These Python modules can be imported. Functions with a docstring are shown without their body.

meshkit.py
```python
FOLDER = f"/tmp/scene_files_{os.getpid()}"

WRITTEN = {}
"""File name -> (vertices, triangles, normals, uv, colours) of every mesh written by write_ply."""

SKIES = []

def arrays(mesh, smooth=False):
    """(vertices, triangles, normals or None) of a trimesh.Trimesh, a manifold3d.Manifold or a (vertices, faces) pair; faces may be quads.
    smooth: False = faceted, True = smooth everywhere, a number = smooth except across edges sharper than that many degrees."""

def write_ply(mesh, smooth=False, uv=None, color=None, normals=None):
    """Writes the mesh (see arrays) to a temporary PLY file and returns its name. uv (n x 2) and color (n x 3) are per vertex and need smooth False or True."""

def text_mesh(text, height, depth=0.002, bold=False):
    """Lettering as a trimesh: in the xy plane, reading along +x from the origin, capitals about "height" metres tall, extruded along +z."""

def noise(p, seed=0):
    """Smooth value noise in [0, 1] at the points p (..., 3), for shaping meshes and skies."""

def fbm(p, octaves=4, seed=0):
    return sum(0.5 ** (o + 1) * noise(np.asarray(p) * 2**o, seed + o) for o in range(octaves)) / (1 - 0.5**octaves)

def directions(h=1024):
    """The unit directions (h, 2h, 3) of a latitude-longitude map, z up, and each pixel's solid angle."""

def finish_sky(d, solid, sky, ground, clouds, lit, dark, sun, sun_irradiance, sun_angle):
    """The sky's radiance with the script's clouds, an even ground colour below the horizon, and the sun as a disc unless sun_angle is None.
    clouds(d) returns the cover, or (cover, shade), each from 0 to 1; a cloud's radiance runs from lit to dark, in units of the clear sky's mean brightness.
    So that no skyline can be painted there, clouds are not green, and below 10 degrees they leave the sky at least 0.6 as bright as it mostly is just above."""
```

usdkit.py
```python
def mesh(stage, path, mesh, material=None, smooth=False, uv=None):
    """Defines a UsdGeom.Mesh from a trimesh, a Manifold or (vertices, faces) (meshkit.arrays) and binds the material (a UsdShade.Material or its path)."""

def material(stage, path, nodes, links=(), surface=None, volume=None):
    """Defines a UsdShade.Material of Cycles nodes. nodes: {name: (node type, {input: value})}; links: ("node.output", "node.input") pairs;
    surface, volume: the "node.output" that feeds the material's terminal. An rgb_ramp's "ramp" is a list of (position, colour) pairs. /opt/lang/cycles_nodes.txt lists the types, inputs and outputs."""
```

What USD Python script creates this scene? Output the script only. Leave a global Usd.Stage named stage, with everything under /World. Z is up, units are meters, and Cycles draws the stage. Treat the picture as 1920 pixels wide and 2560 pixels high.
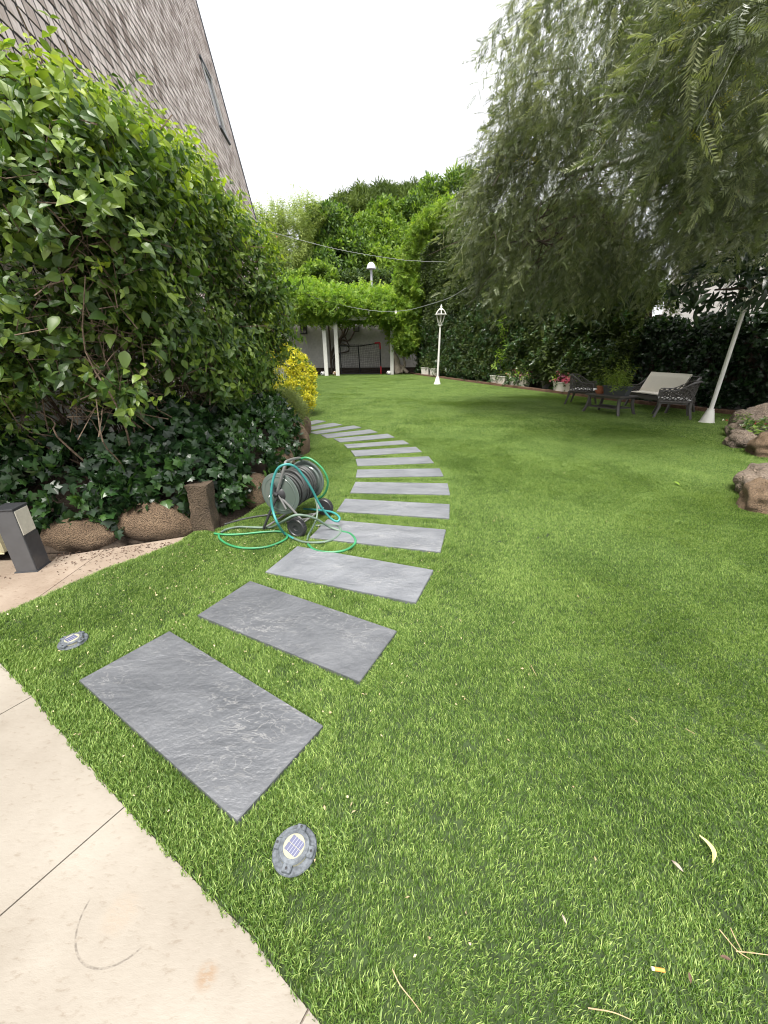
import math, numpy as np, trimesh, usdkit, meshkit
from pxr import Usd, UsdGeom, UsdLux, UsdShade, Gf, Sdf, Vt
from scipy.spatial.transform import Rotation as Rot
from shapely.geometry import Polygon, LineString, box as sbox, Point
from shapely.ops import unary_union
import shapely

stage = Usd.Stage.CreateInMemory()
UsdGeom.SetStageUpAxis(stage, 'Z'); UsdGeom.SetStageMetersPerUnit(stage, 1.0)
UsdGeom.Xform.Define(stage, '/World'); UsdGeom.Scope.Define(stage, '/World/Looks')
PI = math.pi
# ------------------------------------------------------------------ camera, sky, sun, exposure
F, PITCH, ROLL, EYE = 962.0, math.atan(400 / 962.0), -.008, 1.4     # wide lens held chest high, tipped down
EXPOSURE = 2.42
SUN_DIR = np.array([-.12, -.42, 1.0]); SUN_DIR /= np.linalg.norm(SUN_DIR)
SUN_I, SUN_ANGLE, SKY_S, CLOUD_L = .40, 32.0, .05, 7.4
cp, sp, cr, sr = math.cos(PITCH), math.sin(PITCH), math.cos(ROLL), math.sin(ROLL)
r0, u0, f0 = np.array([1., 0, 0]), np.array([0, sp, cp]), np.array([0, cp, -sp])
right, up = r0 * cr + u0 * sr, u0 * cr - r0 * sr
cam = UsdGeom.Camera.Define(stage, '/World/camera')
cam.CreateHorizontalApertureAttr(36.0); cam.CreateVerticalApertureAttr(48.0); cam.CreateFocalLengthAttr(36.0 * F / 1920)
cam.CreateClippingRangeAttr(Gf.Vec2f(.05, 2000)); cam.CreateExposureAttr(EXPOSURE)
m = np.eye(4); m[0, :3], m[1, :3], m[2, :3], m[3, :3] = right, up, -f0, (0, 0, EYE)
UsdGeom.Xformable(cam).AddTransformOp().Set(Gf.Matrix4d(m.tolist()))
sky = UsdLux.DomeLight.Define(stage, '/World/sky')
elev, rota = math.asin(SUN_DIR[2]), math.atan2(SUN_DIR[0], SUN_DIR[1])
skym = usdkit.material(stage, '/World/Looks/overcast_sky', {
    'tc': ('texture_coordinate', {}), 'map': ('mapping', {'scale': (1.2, 1.2, 2.6)}),
    'n': ('noise_texture', {'scale': 1.6, 'detail': 5.0, 'roughness': .55}),
    'sky': ('sky_texture', {'sky_type': 'single_scattering', 'sun_disc': False, 'sun_elevation': elev, 'sun_rotation': rota}),
    'ramp': ('rgb_ramp', {'ramp': [(0, (.80 * CLOUD_L, .82 * CLOUD_L, .86 * CLOUD_L)), (.45, (.95 * CLOUD_L, .95 * CLOUD_L, .97 * CLOUD_L)), (1, (1.1 * CLOUD_L,) * 3)]}),
    'sep': ('separate_xyz', {}), 'gr': ('map_range', {'from_min': 0., 'from_max': 1., 'to_min': .62, 'to_max': 1.08, 'clamp': True}), 'gm': ('mix', {'mix_type': 'multiply', 'fac': 1.}),
    'mix': ('mix', {'fac': .94}), 'bg': ('background_shader', {'strength': SKY_S})},
    [('tc.generated', 'map.vector'), ('map.vector', 'n.vector'), ('n.fac', 'ramp.fac'), ('sky.color', 'mix.color1'), ('tc.generated', 'sep.vector'), ('sep.z', 'gr.value'), ('ramp.color', 'gm.color1'), ('gr.result', 'gm.color2'), ('gm.color', 'mix.color2'), ('mix.color', 'bg.color')], surface='bg.background')
UsdShade.MaterialBindingAPI.Apply(sky.GetPrim()).Bind(skym)
sky.GetPrim().SetCustomDataByKey('kind', 'structure'); sky.GetPrim().SetCustomDataByKey('label', 'bright white overcast sky above the garden')
sun = UsdLux.DistantLight.Define(stage, '/World/sun')
sun.CreateIntensityAttr(SUN_I); sun.CreateAngleAttr(SUN_ANGLE); sun.CreateNormalizeAttr(True); sun.CreateColorAttr(Gf.Vec3f(1, .96, .9))
zz = SUN_DIR; xx = np.cross([0, 1, 0], zz); xx /= np.linalg.norm(xx); yy = np.cross(zz, xx)
m = np.eye(4); m[0, :3], m[1, :3], m[2, :3] = xx, yy, zz
UsdGeom.Xformable(sun).AddTransformOp().Set(Gf.Matrix4d(m.tolist()))

# ------------------------------------------------------------------ survey helpers: a sight line of the photograph cut with the ground or a depth
def ray(px, py):
    a, b = px - 960, py - 1280
    a, b = a * cr + b * sr, -a * sr + b * cr
    h = -b / F
    return np.array([a / F, cp + h * sp, -sp + h * cp])
def G(px, py, z=0.):
    d = ray(px, py); return np.array([0, 0, EYE]) + d * (z - EYE) / d[2]
def at(px, py, y):
    d = ray(px, py); return np.array([0, 0, EYE]) + d * y / d[1]
def project(p):
    p = np.asarray(p, float) - [0, 0, EYE]
    fw = np.maximum(p @ f0, 1e-3)
    return 960 + (p @ right) / fw * F, 1280 - (p @ up) / fw * F, p @ f0

# ------------------------------------------------------------------ scene helpers
used = {}
def numbered(parent, name):
    k = used.get((parent, name), 0); used[(parent, name)] = k + 1
    return f'{parent}/{name}' + (f'_{k:03d}' if k else '')
def tag(p, label=None, cat=None, group=None, kind=None):
    p = p.GetPrim() if hasattr(p, 'GetPrim') else p
    for k, v in (('label', label), ('category', cat), ('group', group), ('kind', kind)):
        if v: p.SetCustomDataByKey(k, v)
    return p
def thing(name, label=None, cat=None, loc=(0, 0, 0), rotz=0., group=None, kind=None):
    x = UsdGeom.Xform.Define(stage, numbered('/World', name))
    x.AddTranslateOp().Set(Gf.Vec3d(*map(float, loc)))
    if rotz: x.AddRotateZOp().Set(math.degrees(rotz))
    return tag(x, label, cat, group, kind)
def obj(name, mesh, mat, parent=None, smooth=False, tint=None, **k):
    path = numbered(str(parent.GetPath()) if parent else '/World', name)
    me = usdkit.mesh(stage, path, mesh, mat, smooth)
    if tint is not None: put_tint(me, tint)
    return tag(me, **k)
def put_tint(me, tint):
    UsdGeom.PrimvarsAPI(me).CreatePrimvar('tint', Sdf.ValueTypeNames.FloatArray, 'vertex').Set(Vt.FloatArray.FromNumpy(np.asarray(tint, np.float32)))
def copy_of(src, loc, rotz, label=None, scale=None):
    was = src.GetCustomData()
    x = UsdGeom.Xform.Define(stage, numbered('/World', was.get('base', src.GetName().split('_0')[0])))
    x.GetPrim().GetReferences().AddInternalReference(src.GetPath()); x.GetPrim().SetInstanceable(True)
    x.ClearXformOpOrder(); x.AddTranslateOp().Set(Gf.Vec3d(*map(float, loc))); x.AddRotateZOp().Set(math.degrees(rotz))
    if scale: x.AddScaleOp().Set(Gf.Vec3f(scale, scale, scale))
    return tag(x, label, was.get('category'), was.get('group'))

# mesh pieces are (vertices, triangles)
def cat(*ms):
    ms = [q for q in (ms[0] if len(ms) == 1 and isinstance(ms[0], list) else ms)]
    V, Fs, n = [], [], 0
    for v, f in ms:
        V.append(v); Fs.append(np.asarray(f) + n); n += len(v)
    return np.vstack(V), np.vstack(Fs)
def tm(t): return np.array(t.vertices), np.array(t.faces)
def move(ms, loc=(0, 0, 0), R=None, s=1.):
    v = np.asarray(ms[0]) * s
    if R is not None: v = v @ np.asarray(R).T
    return v + np.asarray(loc), ms[1]
def rz(a): return np.array([[math.cos(a), -math.sin(a), 0], [math.sin(a), math.cos(a), 0], [0, 0, 1]])
def basis(x, y, z): return np.array([x, y, z], float).T
def bx(x0, x1, y0, y1, z0, z1, b=0.):
    if not b: return tm(trimesh.creation.box(bounds=[[x0, y0, z0], [x1, y1, z1]]))
    b = min(b, .45 * min(x1 - x0, y1 - y0, z1 - z0))
    P = [(x, y, z) for i, (x, y, z) in enumerate([])]
    for sx in (0, 1):
        for sy in (0, 1):
            for sz in (0, 1):
                for k in range(3):
                    e = [(x0, x1)[sx], (y0, y1)[sy], (z0, z1)[sz]]
                    for j in range(3):
                        if j != k: e[j] += b if (sx, sy, sz)[j] == 0 else -b
                    P.append(tuple(e))
    return tm(trimesh.convex.convex_hull(np.array(P)))
def prism(poly, z0, z1):
    t = trimesh.creation.extrude_polygon(poly, z1 - z0, engine='earcut'); t.apply_translation([0, 0, z0]); return tm(t)
def spline(pts, n=8, closed=False):
    p = np.asarray(pts, float); N = len(p)
    if closed: q = np.vstack([p[-1:], p, p[:2]])
    else: q = np.vstack([2 * p[0] - p[1], p, 2 * p[-1] - p[-2]])
    out = []
    for i in range(1, len(q) - 2):
        a, b, c, d = q[i - 1:i + 3]
        for t in np.arange(n) / n:
            out.append(.5 * (2 * b + (c - a) * t + (2 * a - 5 * b + 4 * c - d) * t * t + (3 * b - a - 3 * c + d) * t ** 3))
    if not closed: out.append(p[-1])
    return np.array(out)
def tube(path, r, k=6, cap=True):
    p = np.asarray(path, float); r = np.broadcast_to(np.asarray(r, float), (len(p),))
    t = np.gradient(p, axis=0); t /= np.maximum(np.linalg.norm(t, axis=1, keepdims=True), 1e-9)
    nrm = np.cross(t[0], [0, 0, 1.] if abs(t[0][2]) < .9 else [1., 0, 0]); nrm /= np.linalg.norm(nrm)
    V = []; a = np.arange(k) * 2 * PI / k
    for i in range(len(p)):
        nrm = nrm - t[i] * (nrm @ t[i]); nrm /= max(np.linalg.norm(nrm), 1e-9)
        bi = np.cross(t[i], nrm)
        V.append(p[i] + r[i] * (np.cos(a)[:, None] * nrm + np.sin(a)[:, None] * bi))
    V = np.vstack(V); Fc = []
    for i in range(len(p) - 1):
        for j in range(k):
            q, w = i * k + j, i * k + (j + 1) % k
            Fc += [(q, w, w + k), (q, w + k, q + k)]
    if cap:
        V = np.vstack([V, p[0], p[-1]]); n = len(V)
        for j in range(k):
            Fc += [(n - 2, (j + 1) % k, j), (n - 1, (len(p) - 1) * k + j, (len(p) - 1) * k + (j + 1) % k)]
    return V, np.array(Fc)
def lathe(prof, k=24, axis=None, org=(0, 0, 0)):
    pr = np.asarray(prof, float); a = np.arange(k) * 2 * PI / k
    V = np.stack([pr[:, None, 0] * np.cos(a), pr[:, None, 0] * np.sin(a), np.repeat(pr[:, 1:2], k, 1)], -1).reshape(-1, 3)
    Fc = []
    for i in range(len(pr) - 1):
        for j in range(k):
            q, w = i * k + j, i * k + (j + 1) % k
            Fc += [(q, w, w + k), (q, w + k, q + k)]
    if axis is not None:
        z = np.asarray(axis, float); z /= np.linalg.norm(z)
        x = np.cross([0, 0, 1.] if abs(z[2]) < .9 else [1., 0, 0], z); x /= np.linalg.norm(x)
        V = V @ basis(x, np.cross(z, x), z).T
    return V + np.asarray(org), np.array(Fc)
def bar(a, b, w, h, upv=(0, 0, 1)):
    a, b = np.asarray(a, float), np.asarray(b, float); d = b - a; L = np.linalg.norm(d); d /= L
    s_ = np.cross(d, upv); s_ /= np.linalg.norm(s_); n = np.cross(s_, d)
    return move(bx(0, L, -w / 2, w / 2, -h / 2, h / 2), a, basis(d, -s_, n))

# ------------------------------------------------------------------ materials
def mat(name, nodes, links, surface): return usdkit.material(stage, '/World/Looks/' + name, nodes, links, surface)
def stone(name, c1, c2, scale=6., rough=.8, bump=.3, dist=.01, scale2=60., c3=None, detail=6., spec=.4, metallic=0.):
    """two tones in large patches, speckled, with a fine relief"""
    n = {'g': ('geometry', {}), 'n': ('noise_texture', {'scale': scale, 'detail': detail, 'roughness': .6}), 'r': ('rgb_ramp', {'ramp': [(.3, c1), (.7, c2)]}),
         'n2': ('noise_texture', {'scale': scale2, 'detail': 3.}), 'r2': ('rgb_ramp', {'ramp': [(.35, (.62,) * 3), (.6, (1.05,) * 3)] if c3 is None else c3}),
         'mx': ('mix', {'mix_type': 'multiply', 'fac': 1.}), 'b': ('bump', {'strength': bump, 'distance': dist}),
         'p': ('principled_bsdf', {'roughness': rough, 'specular_ior_level': spec, 'metallic': metallic})}
    return mat(name, n, [('g.position', 'n.vector'), ('g.position', 'n2.vector'), ('n.fac', 'r.fac'), ('n2.fac', 'r2.fac'), ('r.color', 'mx.color1'), ('r2.color', 'mx.color2'),
                         ('mx.color', 'p.base_color'), ('n2.fac', 'b.height'), ('b.normal', 'p.normal')], 'p.BSDF')
def plain(name, c, rough=.5, var=.12, scale=12., **k):
    lo, hi = tuple(x * (1 - var) for x in c), tuple(min(1, x * (1 + var)) for x in c)
    return mat(name, {'g': ('geometry', {}), 'n': ('noise_texture', {'scale': scale, 'detail': 5., 'roughness': .65}), 'r': ('rgb_ramp', {'ramp': [(.3, lo), (.7, hi)]}),
                      'rr': ('map_range', {'to_min': rough - .08, 'to_max': rough + .1}), 'p': ('principled_bsdf', dict(k))},
               [('g.position', 'n.vector'), ('n.fac', 'r.fac'), ('r.color', 'p.base_color'), ('n.fac', 'rr.value'), ('rr.result', 'p.roughness')], 'p.BSDF')
def leafmat(name, dark, mid, light, rough=.42, trans=.35, spec=.5, own=.5, patch=0.):
    """leaf colour runs over the crown with each leaf's own 'tint' and each sprig's own random number"""
    tr = tuple(min(1, x * y) for x, y in zip(light, (1.35, 1.5, .6)))
    if patch:   # sheen of the leaning pile put into the colour, drifting slowly over the turf
        return mat(name, {'a': ('attribute', {'attribute': 'tint'}), 'g': ('geometry', {}), 'n': ('noise_texture', {'scale': 1.5, 'detail': 4., 'roughness': .62, 'distortion': .6}), 'k': ('map_range', {'from_min': .3, 'from_max': .7, 'to_min': -patch, 'to_max': patch, 'clamp': True}), 'ad': ('math', {'math_type': 'add', 'use_clamp': True}),
                          'r': ('rgb_ramp', {'ramp': [(0., dark), (.5, mid), (1., light)]}), 'p': ('principled_bsdf', {'roughness': rough, 'specular_ior_level': spec}),
                          'tc': ('mix', {'mix_type': 'multiply', 'fac': 1., 'color2': (1.5, 1.6, .7)}), 't': ('translucent_bsdf', {}), 'm': ('mix_closure', {'fac': trans})},
                   [('g.position', 'n.vector'), ('n.fac', 'k.value'), ('a.fac', 'ad.value1'), ('k.result', 'ad.value2'), ('ad.value', 'r.fac'), ('r.color', 'p.base_color'), ('r.color', 'tc.color1'), ('tc.color', 't.color'), ('p.BSDF', 'm.closure1'), ('t.BSDF', 'm.closure2')], 'm.closure')
    return mat(name, {'a': ('attribute', {'attribute': 'tint'}), 'o': ('object_info', {}), 'ad': ('math', {'math_type': 'multiply_add', 'value2': own}), 'h': ('math', {'math_type': 'multiply', 'value2': 1 - own}),
                      'r': ('rgb_ramp', {'ramp': [(0., dark), (.5, mid), (1., light)]}), 'p': ('principled_bsdf', {'roughness': rough, 'specular_ior_level': spec}),
                      'tc': ('mix', {'mix_type': 'multiply', 'fac': 1., 'color2': (1.5, 1.6, .7)}), 't': ('translucent_bsdf', {}), 'm': ('mix_closure', {'fac': trans})},
               [('a.fac', 'h.value1'), ('o.random', 'ad.value1'), ('h.value', 'ad.value3'), ('ad.value', 'r.fac'), ('r.color', 'p.base_color'), ('r.color', 'tc.color1'), ('tc.color', 't.color'),
                ('p.BSDF', 'm.closure1'), ('t.BSDF', 'm.closure2')], 'm.closure')

M = {}
M['grass'] = leafmat('artificial_grass', (.024, .055, .009), (.115, .205, .034), (.39, .49, .155), rough=.45, trans=.25, spec=.35, patch=.13)
M['grass_base'] = stone('grass_backing', (.02, .035, .01), (.045, .075, .02), 3., .9, .2, .01)
M['earth'] = stone('dark_earth', (.03, .022, .015), (.07, .05, .035), 4., .95, .6, .03)
def slate(name, k):
    sc = lambda c: tuple(x * k for x in c)
    return mat(name, {'g': ('geometry', {}), 'mp': ('mapping', {'rotation': (0, 0, .6), 'scale': (1, 2.2, 1)}), 'n': ('noise_texture', {'scale': 3., 'detail': 8., 'roughness': .65, 'distortion': .4}),
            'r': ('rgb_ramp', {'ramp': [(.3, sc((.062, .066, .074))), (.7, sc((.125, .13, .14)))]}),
            'v': ('noise_texture', {'scale': 9., 'detail': 5., 'roughness': .55, 'distortion': 1.2}), 'vr': ('rgb_ramp', {'ramp': [(.478, (0, 0, 0)), (.497, (1, 1, 1)), (.503, (1, 1, 1)), (.522, (0, 0, 0))]}),
            'mk': ('noise_texture', {'scale': 2.2, 'detail': 2.}), 'mr': ('rgb_ramp', {'ramp': [(.45, (.04, .04, .04)), (.66, (.32, .32, .32))]}), 'mm': ('mix', {'mix_type': 'multiply', 'fac': 1.}),
            'mx': ('mix', {'color2': (.42, .41, .39)}), 'f': ('noise_texture', {'scale': 45., 'detail': 5.}), 'ha': ('math', {'math_type': 'multiply_add', 'value2': .35}),
            'b': ('bump', {'strength': .7, 'distance': .02}), 'p': ('principled_bsdf', {'roughness': .40, 'specular_ior_level': .7})},
            [('g.position', 'mp.vector'), ('mp.vector', 'n.vector'), ('mp.vector', 'v.vector'), ('g.position', 'f.vector'), ('g.position', 'mk.vector'), ('n.fac', 'r.fac'), ('v.fac', 'vr.fac'), ('mk.fac', 'mr.fac'),
             ('vr.color', 'mm.color1'), ('mr.color', 'mm.color2'), ('mm.color', 'mx.fac'), ('r.color', 'mx.color1'), ('mx.color', 'p.base_color'), ('f.fac', 'ha.value1'), ('n.fac', 'ha.value3'), ('ha.value', 'b.height'), ('b.normal', 'p.normal')], 'p.BSDF')
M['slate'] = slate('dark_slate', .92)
def travertine(name, c1, c2, pit, marks=False, bump=.25):
    n = {'g': ('geometry', {}), 'n': ('noise_texture', {'scale': 2.4, 'detail': 7., 'roughness': .6}), 'r': ('rgb_ramp', {'ramp': [(.28, c1), (.72, c2)]}),
         'mp': ('mapping', {'rotation': (0, 0, .96), 'scale': (1., 2.6, 1)}), 'n2': ('noise_texture', {'scale': 26., 'detail': 6., 'roughness': .7}), 'r2': ('rgb_ramp', {'ramp': [(.3, pit), (.44, (1, 1, 1))]}),
         'mx': ('mix', {'mix_type': 'multiply', 'fac': 1.}), 'b': ('bump', {'strength': bump, 'distance': .006}), 'o': ('object_info', {}),
         'orr': ('map_range', {'to_min': .93, 'to_max': 1.03}), 'hs': ('hsv', {}), 'p': ('principled_bsdf', {'roughness': .55, 'specular_ior_level': .35})}
    l = [('g.position', 'n.vector'), ('g.position', 'mp.vector'), ('mp.vector', 'n2.vector'), ('n.fac', 'r.fac'), ('n2.fac', 'r2.fac'), ('r.color', 'mx.color1'), ('r2.color', 'mx.color2'), ('o.random', 'orr.value'), ('orr.result', 'hs.value'),
         ('mx.color', 'hs.color'), ('n2.fac', 'b.height'), ('b.normal', 'p.normal')]
    last = 'hs.color'
    if marks:
        n.update({'sx': ('separate_xyz', {})}); l.append(('g.position', 'sx.vector'))
        def axis(nm, src, c):  # src - c
            n[nm] = ('math', {'math_type': 'subtract', 'value2': c}); l.append((src, nm + '.value1')); return nm + '.value'
        def mul(nm, a, b, op='multiply'):
            n[nm] = ('math', {'math_type': op}); l.extend([(a, nm + '.value1'), (b, nm + '.value2')]); return nm + '.value'
        def rng(nm, a, f0_, f1_, t0, t1):
            n[nm] = ('map_range', {'from_min': f0_, 'from_max': f1_, 'to_min': t0, 'to_max': t1, 'clamp': True, 'range_type': 'smoothstep'}); l.append((a, nm + '.value')); return nm + '.result'
        def blob(k, c, r_in, r_out, arc=None):
            x, y = axis(k + 'x', 'sx.x', c[0]), axis(k + 'y', 'sx.y', c[1])
            n[k + 'c'] = ('combine_xyz', {}); l.extend([(x, k + 'c.x'), (y, k + 'c.y')])
            n[k + 'l'] = ('vector_math', {'math_type': 'length'}); l.append((k + 'c.vector', k + 'l.vector1'))
            if arc is None: return rng(k + 'm', k + 'l.value', r_in, r_out, 1, 0)
            rr = axis(k + 'd', k + 'l.value', arc[0]); n[k + 'ab'] = ('math', {'math_type': 'absolute'}); l.append((rr, k + 'ab.value1'))
            line = rng(k + 'm', k + 'ab.value', arc[1] * .3, arc[1], 1, 0)
            n[k + 'dt'] = ('vector_math', {'math_type': 'dot_product', 'vector2': (math.cos(arc[2]), math.sin(arc[2]), 0)}); l.append((k + 'c.vector', k + 'dt.vector1'))
            side = rng(k + 'sd', k + 'dt.value', arc[0] * arc[3], arc[0] * (arc[3] + .15), 0, 1)
            return mul(k + 'mm', line, side)
        a1 = blob('arc', (-.71, .56), 0, 0, (.115, .0035, -2.0, .25))
        b1 = blob('stn', (-.44, .432), .008, .035)
        b2 = blob('stm', (-.72, .545), .02, .06)
        tex = rng('tx', 'n2.fac', .36, .56, 0, 1)
        for k, msk, cc, fz in (('w1', a1, (.10, .085, .07), .8), ('w2', b1, (.20, .13, .075), .75), ('w3', b2, (.25, .20, .15), .45)):
            q = mul(k + 'q', msk, tex); n[k + 'k'] = ('math', {'math_type': 'multiply', 'value2': fz}); l.append((q, k + 'k.value1'))
            n[k] = ('mix', {'color2': cc}); l.extend([(k + 'k.value', k + '.fac'), (last, k + '.color1')]); last = k + '.color'
    l.append((last, 'p.base_color'))
    return mat(name, n, l, 'p.BSDF')
M['tile'] = travertine('cream_paving', (.19, .165, .133), (.275, .248, .21), (.80, .76, .72), True, .25)
M['rough_tile'] = travertine('rough_travertine', (.21, .16, .12), (.33, .27, .215), (.55, .45, .38), False, .6)
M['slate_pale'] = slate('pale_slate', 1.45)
M['grout'] = stone('grout', (.16, .13, .11), (.24, .2, .17), 20., .95)
M['granite'] = stone('granite', (.15, .10, .062), (.29, .205, .13), 6., .87, .95, .05, 115., [(.36, (.42, .4, .38)), (.5, (.92, .92, .92)), (.66, (1.3, 1.25, 1.2))])
M['granite_dark'] = stone('dark_granite', (.085, .06, .04), (.16, .115, .075), 6., .88, 1., .04, 95.)  # darker copy of the granite, the upright stone's shade put into the colour
M['granite_grey'] = stone('grey_granite', (.12, .095, .075), (.26, .205, .155), 6., .85, 1., .05, 60., [(.34, (.5, .48, .46)), (.5, (.92, .92, .92)), (.66, (1.3, 1.27, 1.24))])
M['shingle'] = mat('weathered_shingle', {'o': ('object_info', {}), 'a': ('attribute', {'attribute': 'tint'}), 'g': ('geometry', {}), 'mp': ('mapping', {'scale': (24., 24., .9)}), 'n': ('noise_texture', {'scale': 1.5, 'detail': 6., 'roughness': .65}),
        'r': ('rgb_ramp', {'ramp': [(0., (.16, .12, .10)), (.2, (.33, .28, .25)), (.6, (.48, .425, .395)), (1., (.62, .56, .53))]}),
        'r2': ('rgb_ramp', {'ramp': [(.3, (.66, .6, .56)), (.55, (1., 1., 1.))]}), 'mx': ('mix', {'mix_type': 'multiply', 'fac': 1.}),
        'b': ('bump', {'strength': .4, 'distance': .01}), 'p': ('principled_bsdf', {'roughness': .85, 'specular_ior_level': .25})},
        [('g.position', 'mp.vector'), ('mp.vector', 'n.vector'), ('a.fac', 'r.fac'), ('n.fac', 'r2.fac'), ('r.color', 'mx.color1'), ('r2.color', 'mx.color2'), ('mx.color', 'p.base_color'), ('n.fac', 'b.height'), ('b.normal', 'p.normal')], 'p.BSDF')
M['felt'] = plain('dark_underlay', (.012, .011, .011), .9)
M['trim'] = plain('dark_metal_trim', (.05, .055, .065), .4)
M['render'] = stone('white_render', (.5, .49, .46), (.6, .58, .55), 2., .9, .2, .004, 30., [(.3, (.92,) * 3), (.6, (1.03,) * 3)])
M['grey_render'] = stone('grey_wall_render', (.40, .38, .36), (.52, .50, .47), .8, .92, .3, .01, 9., [(.3, (.86,) * 3), (.6, (1.03,) * 3)])
M['white_paint'] = plain('white_paint', (.70, .69, .64), .4, .06, 6.)
M['white_plastic'] = plain('white_planter_plastic', (.72, .68, .62), .45, .1, 8.)
M['bollard'] = plain('charcoal_metal', (.075, .075, .078), .42, .1, 20.)
M['bollard_dark'] = plain('charcoal_metal_dark', (.035, .036, .04), .3, .1)
M['diffuser'] = plain('opal_diffuser', (.52, .49, .42), .35, .14, 18.)
M['cream_box'] = plain('cream_plastic', (.62, .55, .34), .5, .08)
M['resin'] = plain('brown_grey_resin', (.085, .077, .071), .38, .12, 9.)
M['cushion'] = stone('cream_cushion', (.78, .73, .64), (.84, .79, .70), 3., .95, .2, .004, 120., [(.3, (.9,) * 3), (.6, (1.03,) * 3)])
M['cushion_white'] = stone('white_cushion', (.74, .73, .70), (.82, .81, .78), 3., .95, .15, .004, 120., [(.3, (.92,) * 3), (.6, (1.02,) * 3)])
M['terracotta'] = plain('terracotta', (.38, .13, .06), .7, .15)
M['trough'] = plain('anthracite_plastic', (.06, .066, .07), .4, .12)
M['stonepot'] = plain('grey_pot', (.2, .19, .18), .8, .2)
M['bark'] = stone('brown_bark', (.055, .04, .03), (.13, .10, .075), 5., .95, .9, .03, 40.)
M['pale_bark'] = stone('pale_bark', (.22, .18, .14), (.36, .31, .25), 4., .95, .8, .02, 30.)
M['twig'] = stone('brown_twig', (.09, .06, .042), (.2, .145, .10), 30., .9, .3, .004)
M['brick'] = stone('edging_brick', (.13, .07, .045), (.24, .14, .09), 5., .92, .6, .01, 60.)
M['reed'] = stone('reed_fence', (.035, .022, .015), (.075, .05, .033), 6., .95, .5, .01, 60.)
M['reel'] = mat('smoky_plastic', {'p': ('principled_bsdf', {'base_color': (.10, .125, .112), 'roughness': .13, 'specular_ior_level': .6, 'coat_weight': .4})}, [], 'p.BSDF')
M['reel_black'] = plain('black_plastic', (.03, .03, .032), .38, .15, 15.)
M['reel_metal'] = plain('grey_tube', (.15, .15, .145), .35, .1)
M['hose_teal'] = plain('teal_hose', (.035, .21, .20), .38, .2, 7.)
M['hose_green'] = plain('green_hose', (.03, .19, .075), .38, .35, 5.)
M['hose_grey'] = plain('dusty_green_hose', (.10, .145, .11), .5, .45, 6.)
M['hose_black'] = plain('dark_hose', (.045, .048, .046), .42, .25, 12.)
M['white_nylon'] = plain('white_nylon', (.7, .72, .66), .4, .05)
M['solar_body'] = stone('weathered_plastic', (.075, .085, .098), (.14, .155, .172), 18., .5, .15, .003, 120.)
M['solar_cream'] = plain('yellowed_plastic', (.31, .30, .21), .4, .08, 30.)
M['solar_cell'] = mat('solar_cell', {'p': ('principled_bsdf', {'base_color': (.10, .105, .17), 'roughness': .22, 'coat_weight': .6})}, [], 'p.BSDF')
M['solar_line'] = plain('cell_wire', (.5, .5, .52), .3, .05)
M['net'] = plain('black_net', (.05, .05, .05), .8)
M['red'] = plain('red_plastic', (.5, .02, .035), .4, .1)
M['iron'] = plain('black_iron', (.022, .022, .024), .5, .2)
M['ball_white'] = plain('ball_white', (.72, .70, .68), .5, .1)
M['ball_tan'] = plain('ball_tan', (.42, .26, .14), .6, .2)
M['ball_dark'] = plain('ball_panel', (.06, .06, .08), .5)
M['cable'] = plain('grey_cable', (.20, .21, .2), .6, .1)
M['lamp_grey'] = plain('grey_lamp_metal', (.42, .43, .45), .4, .08)
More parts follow.
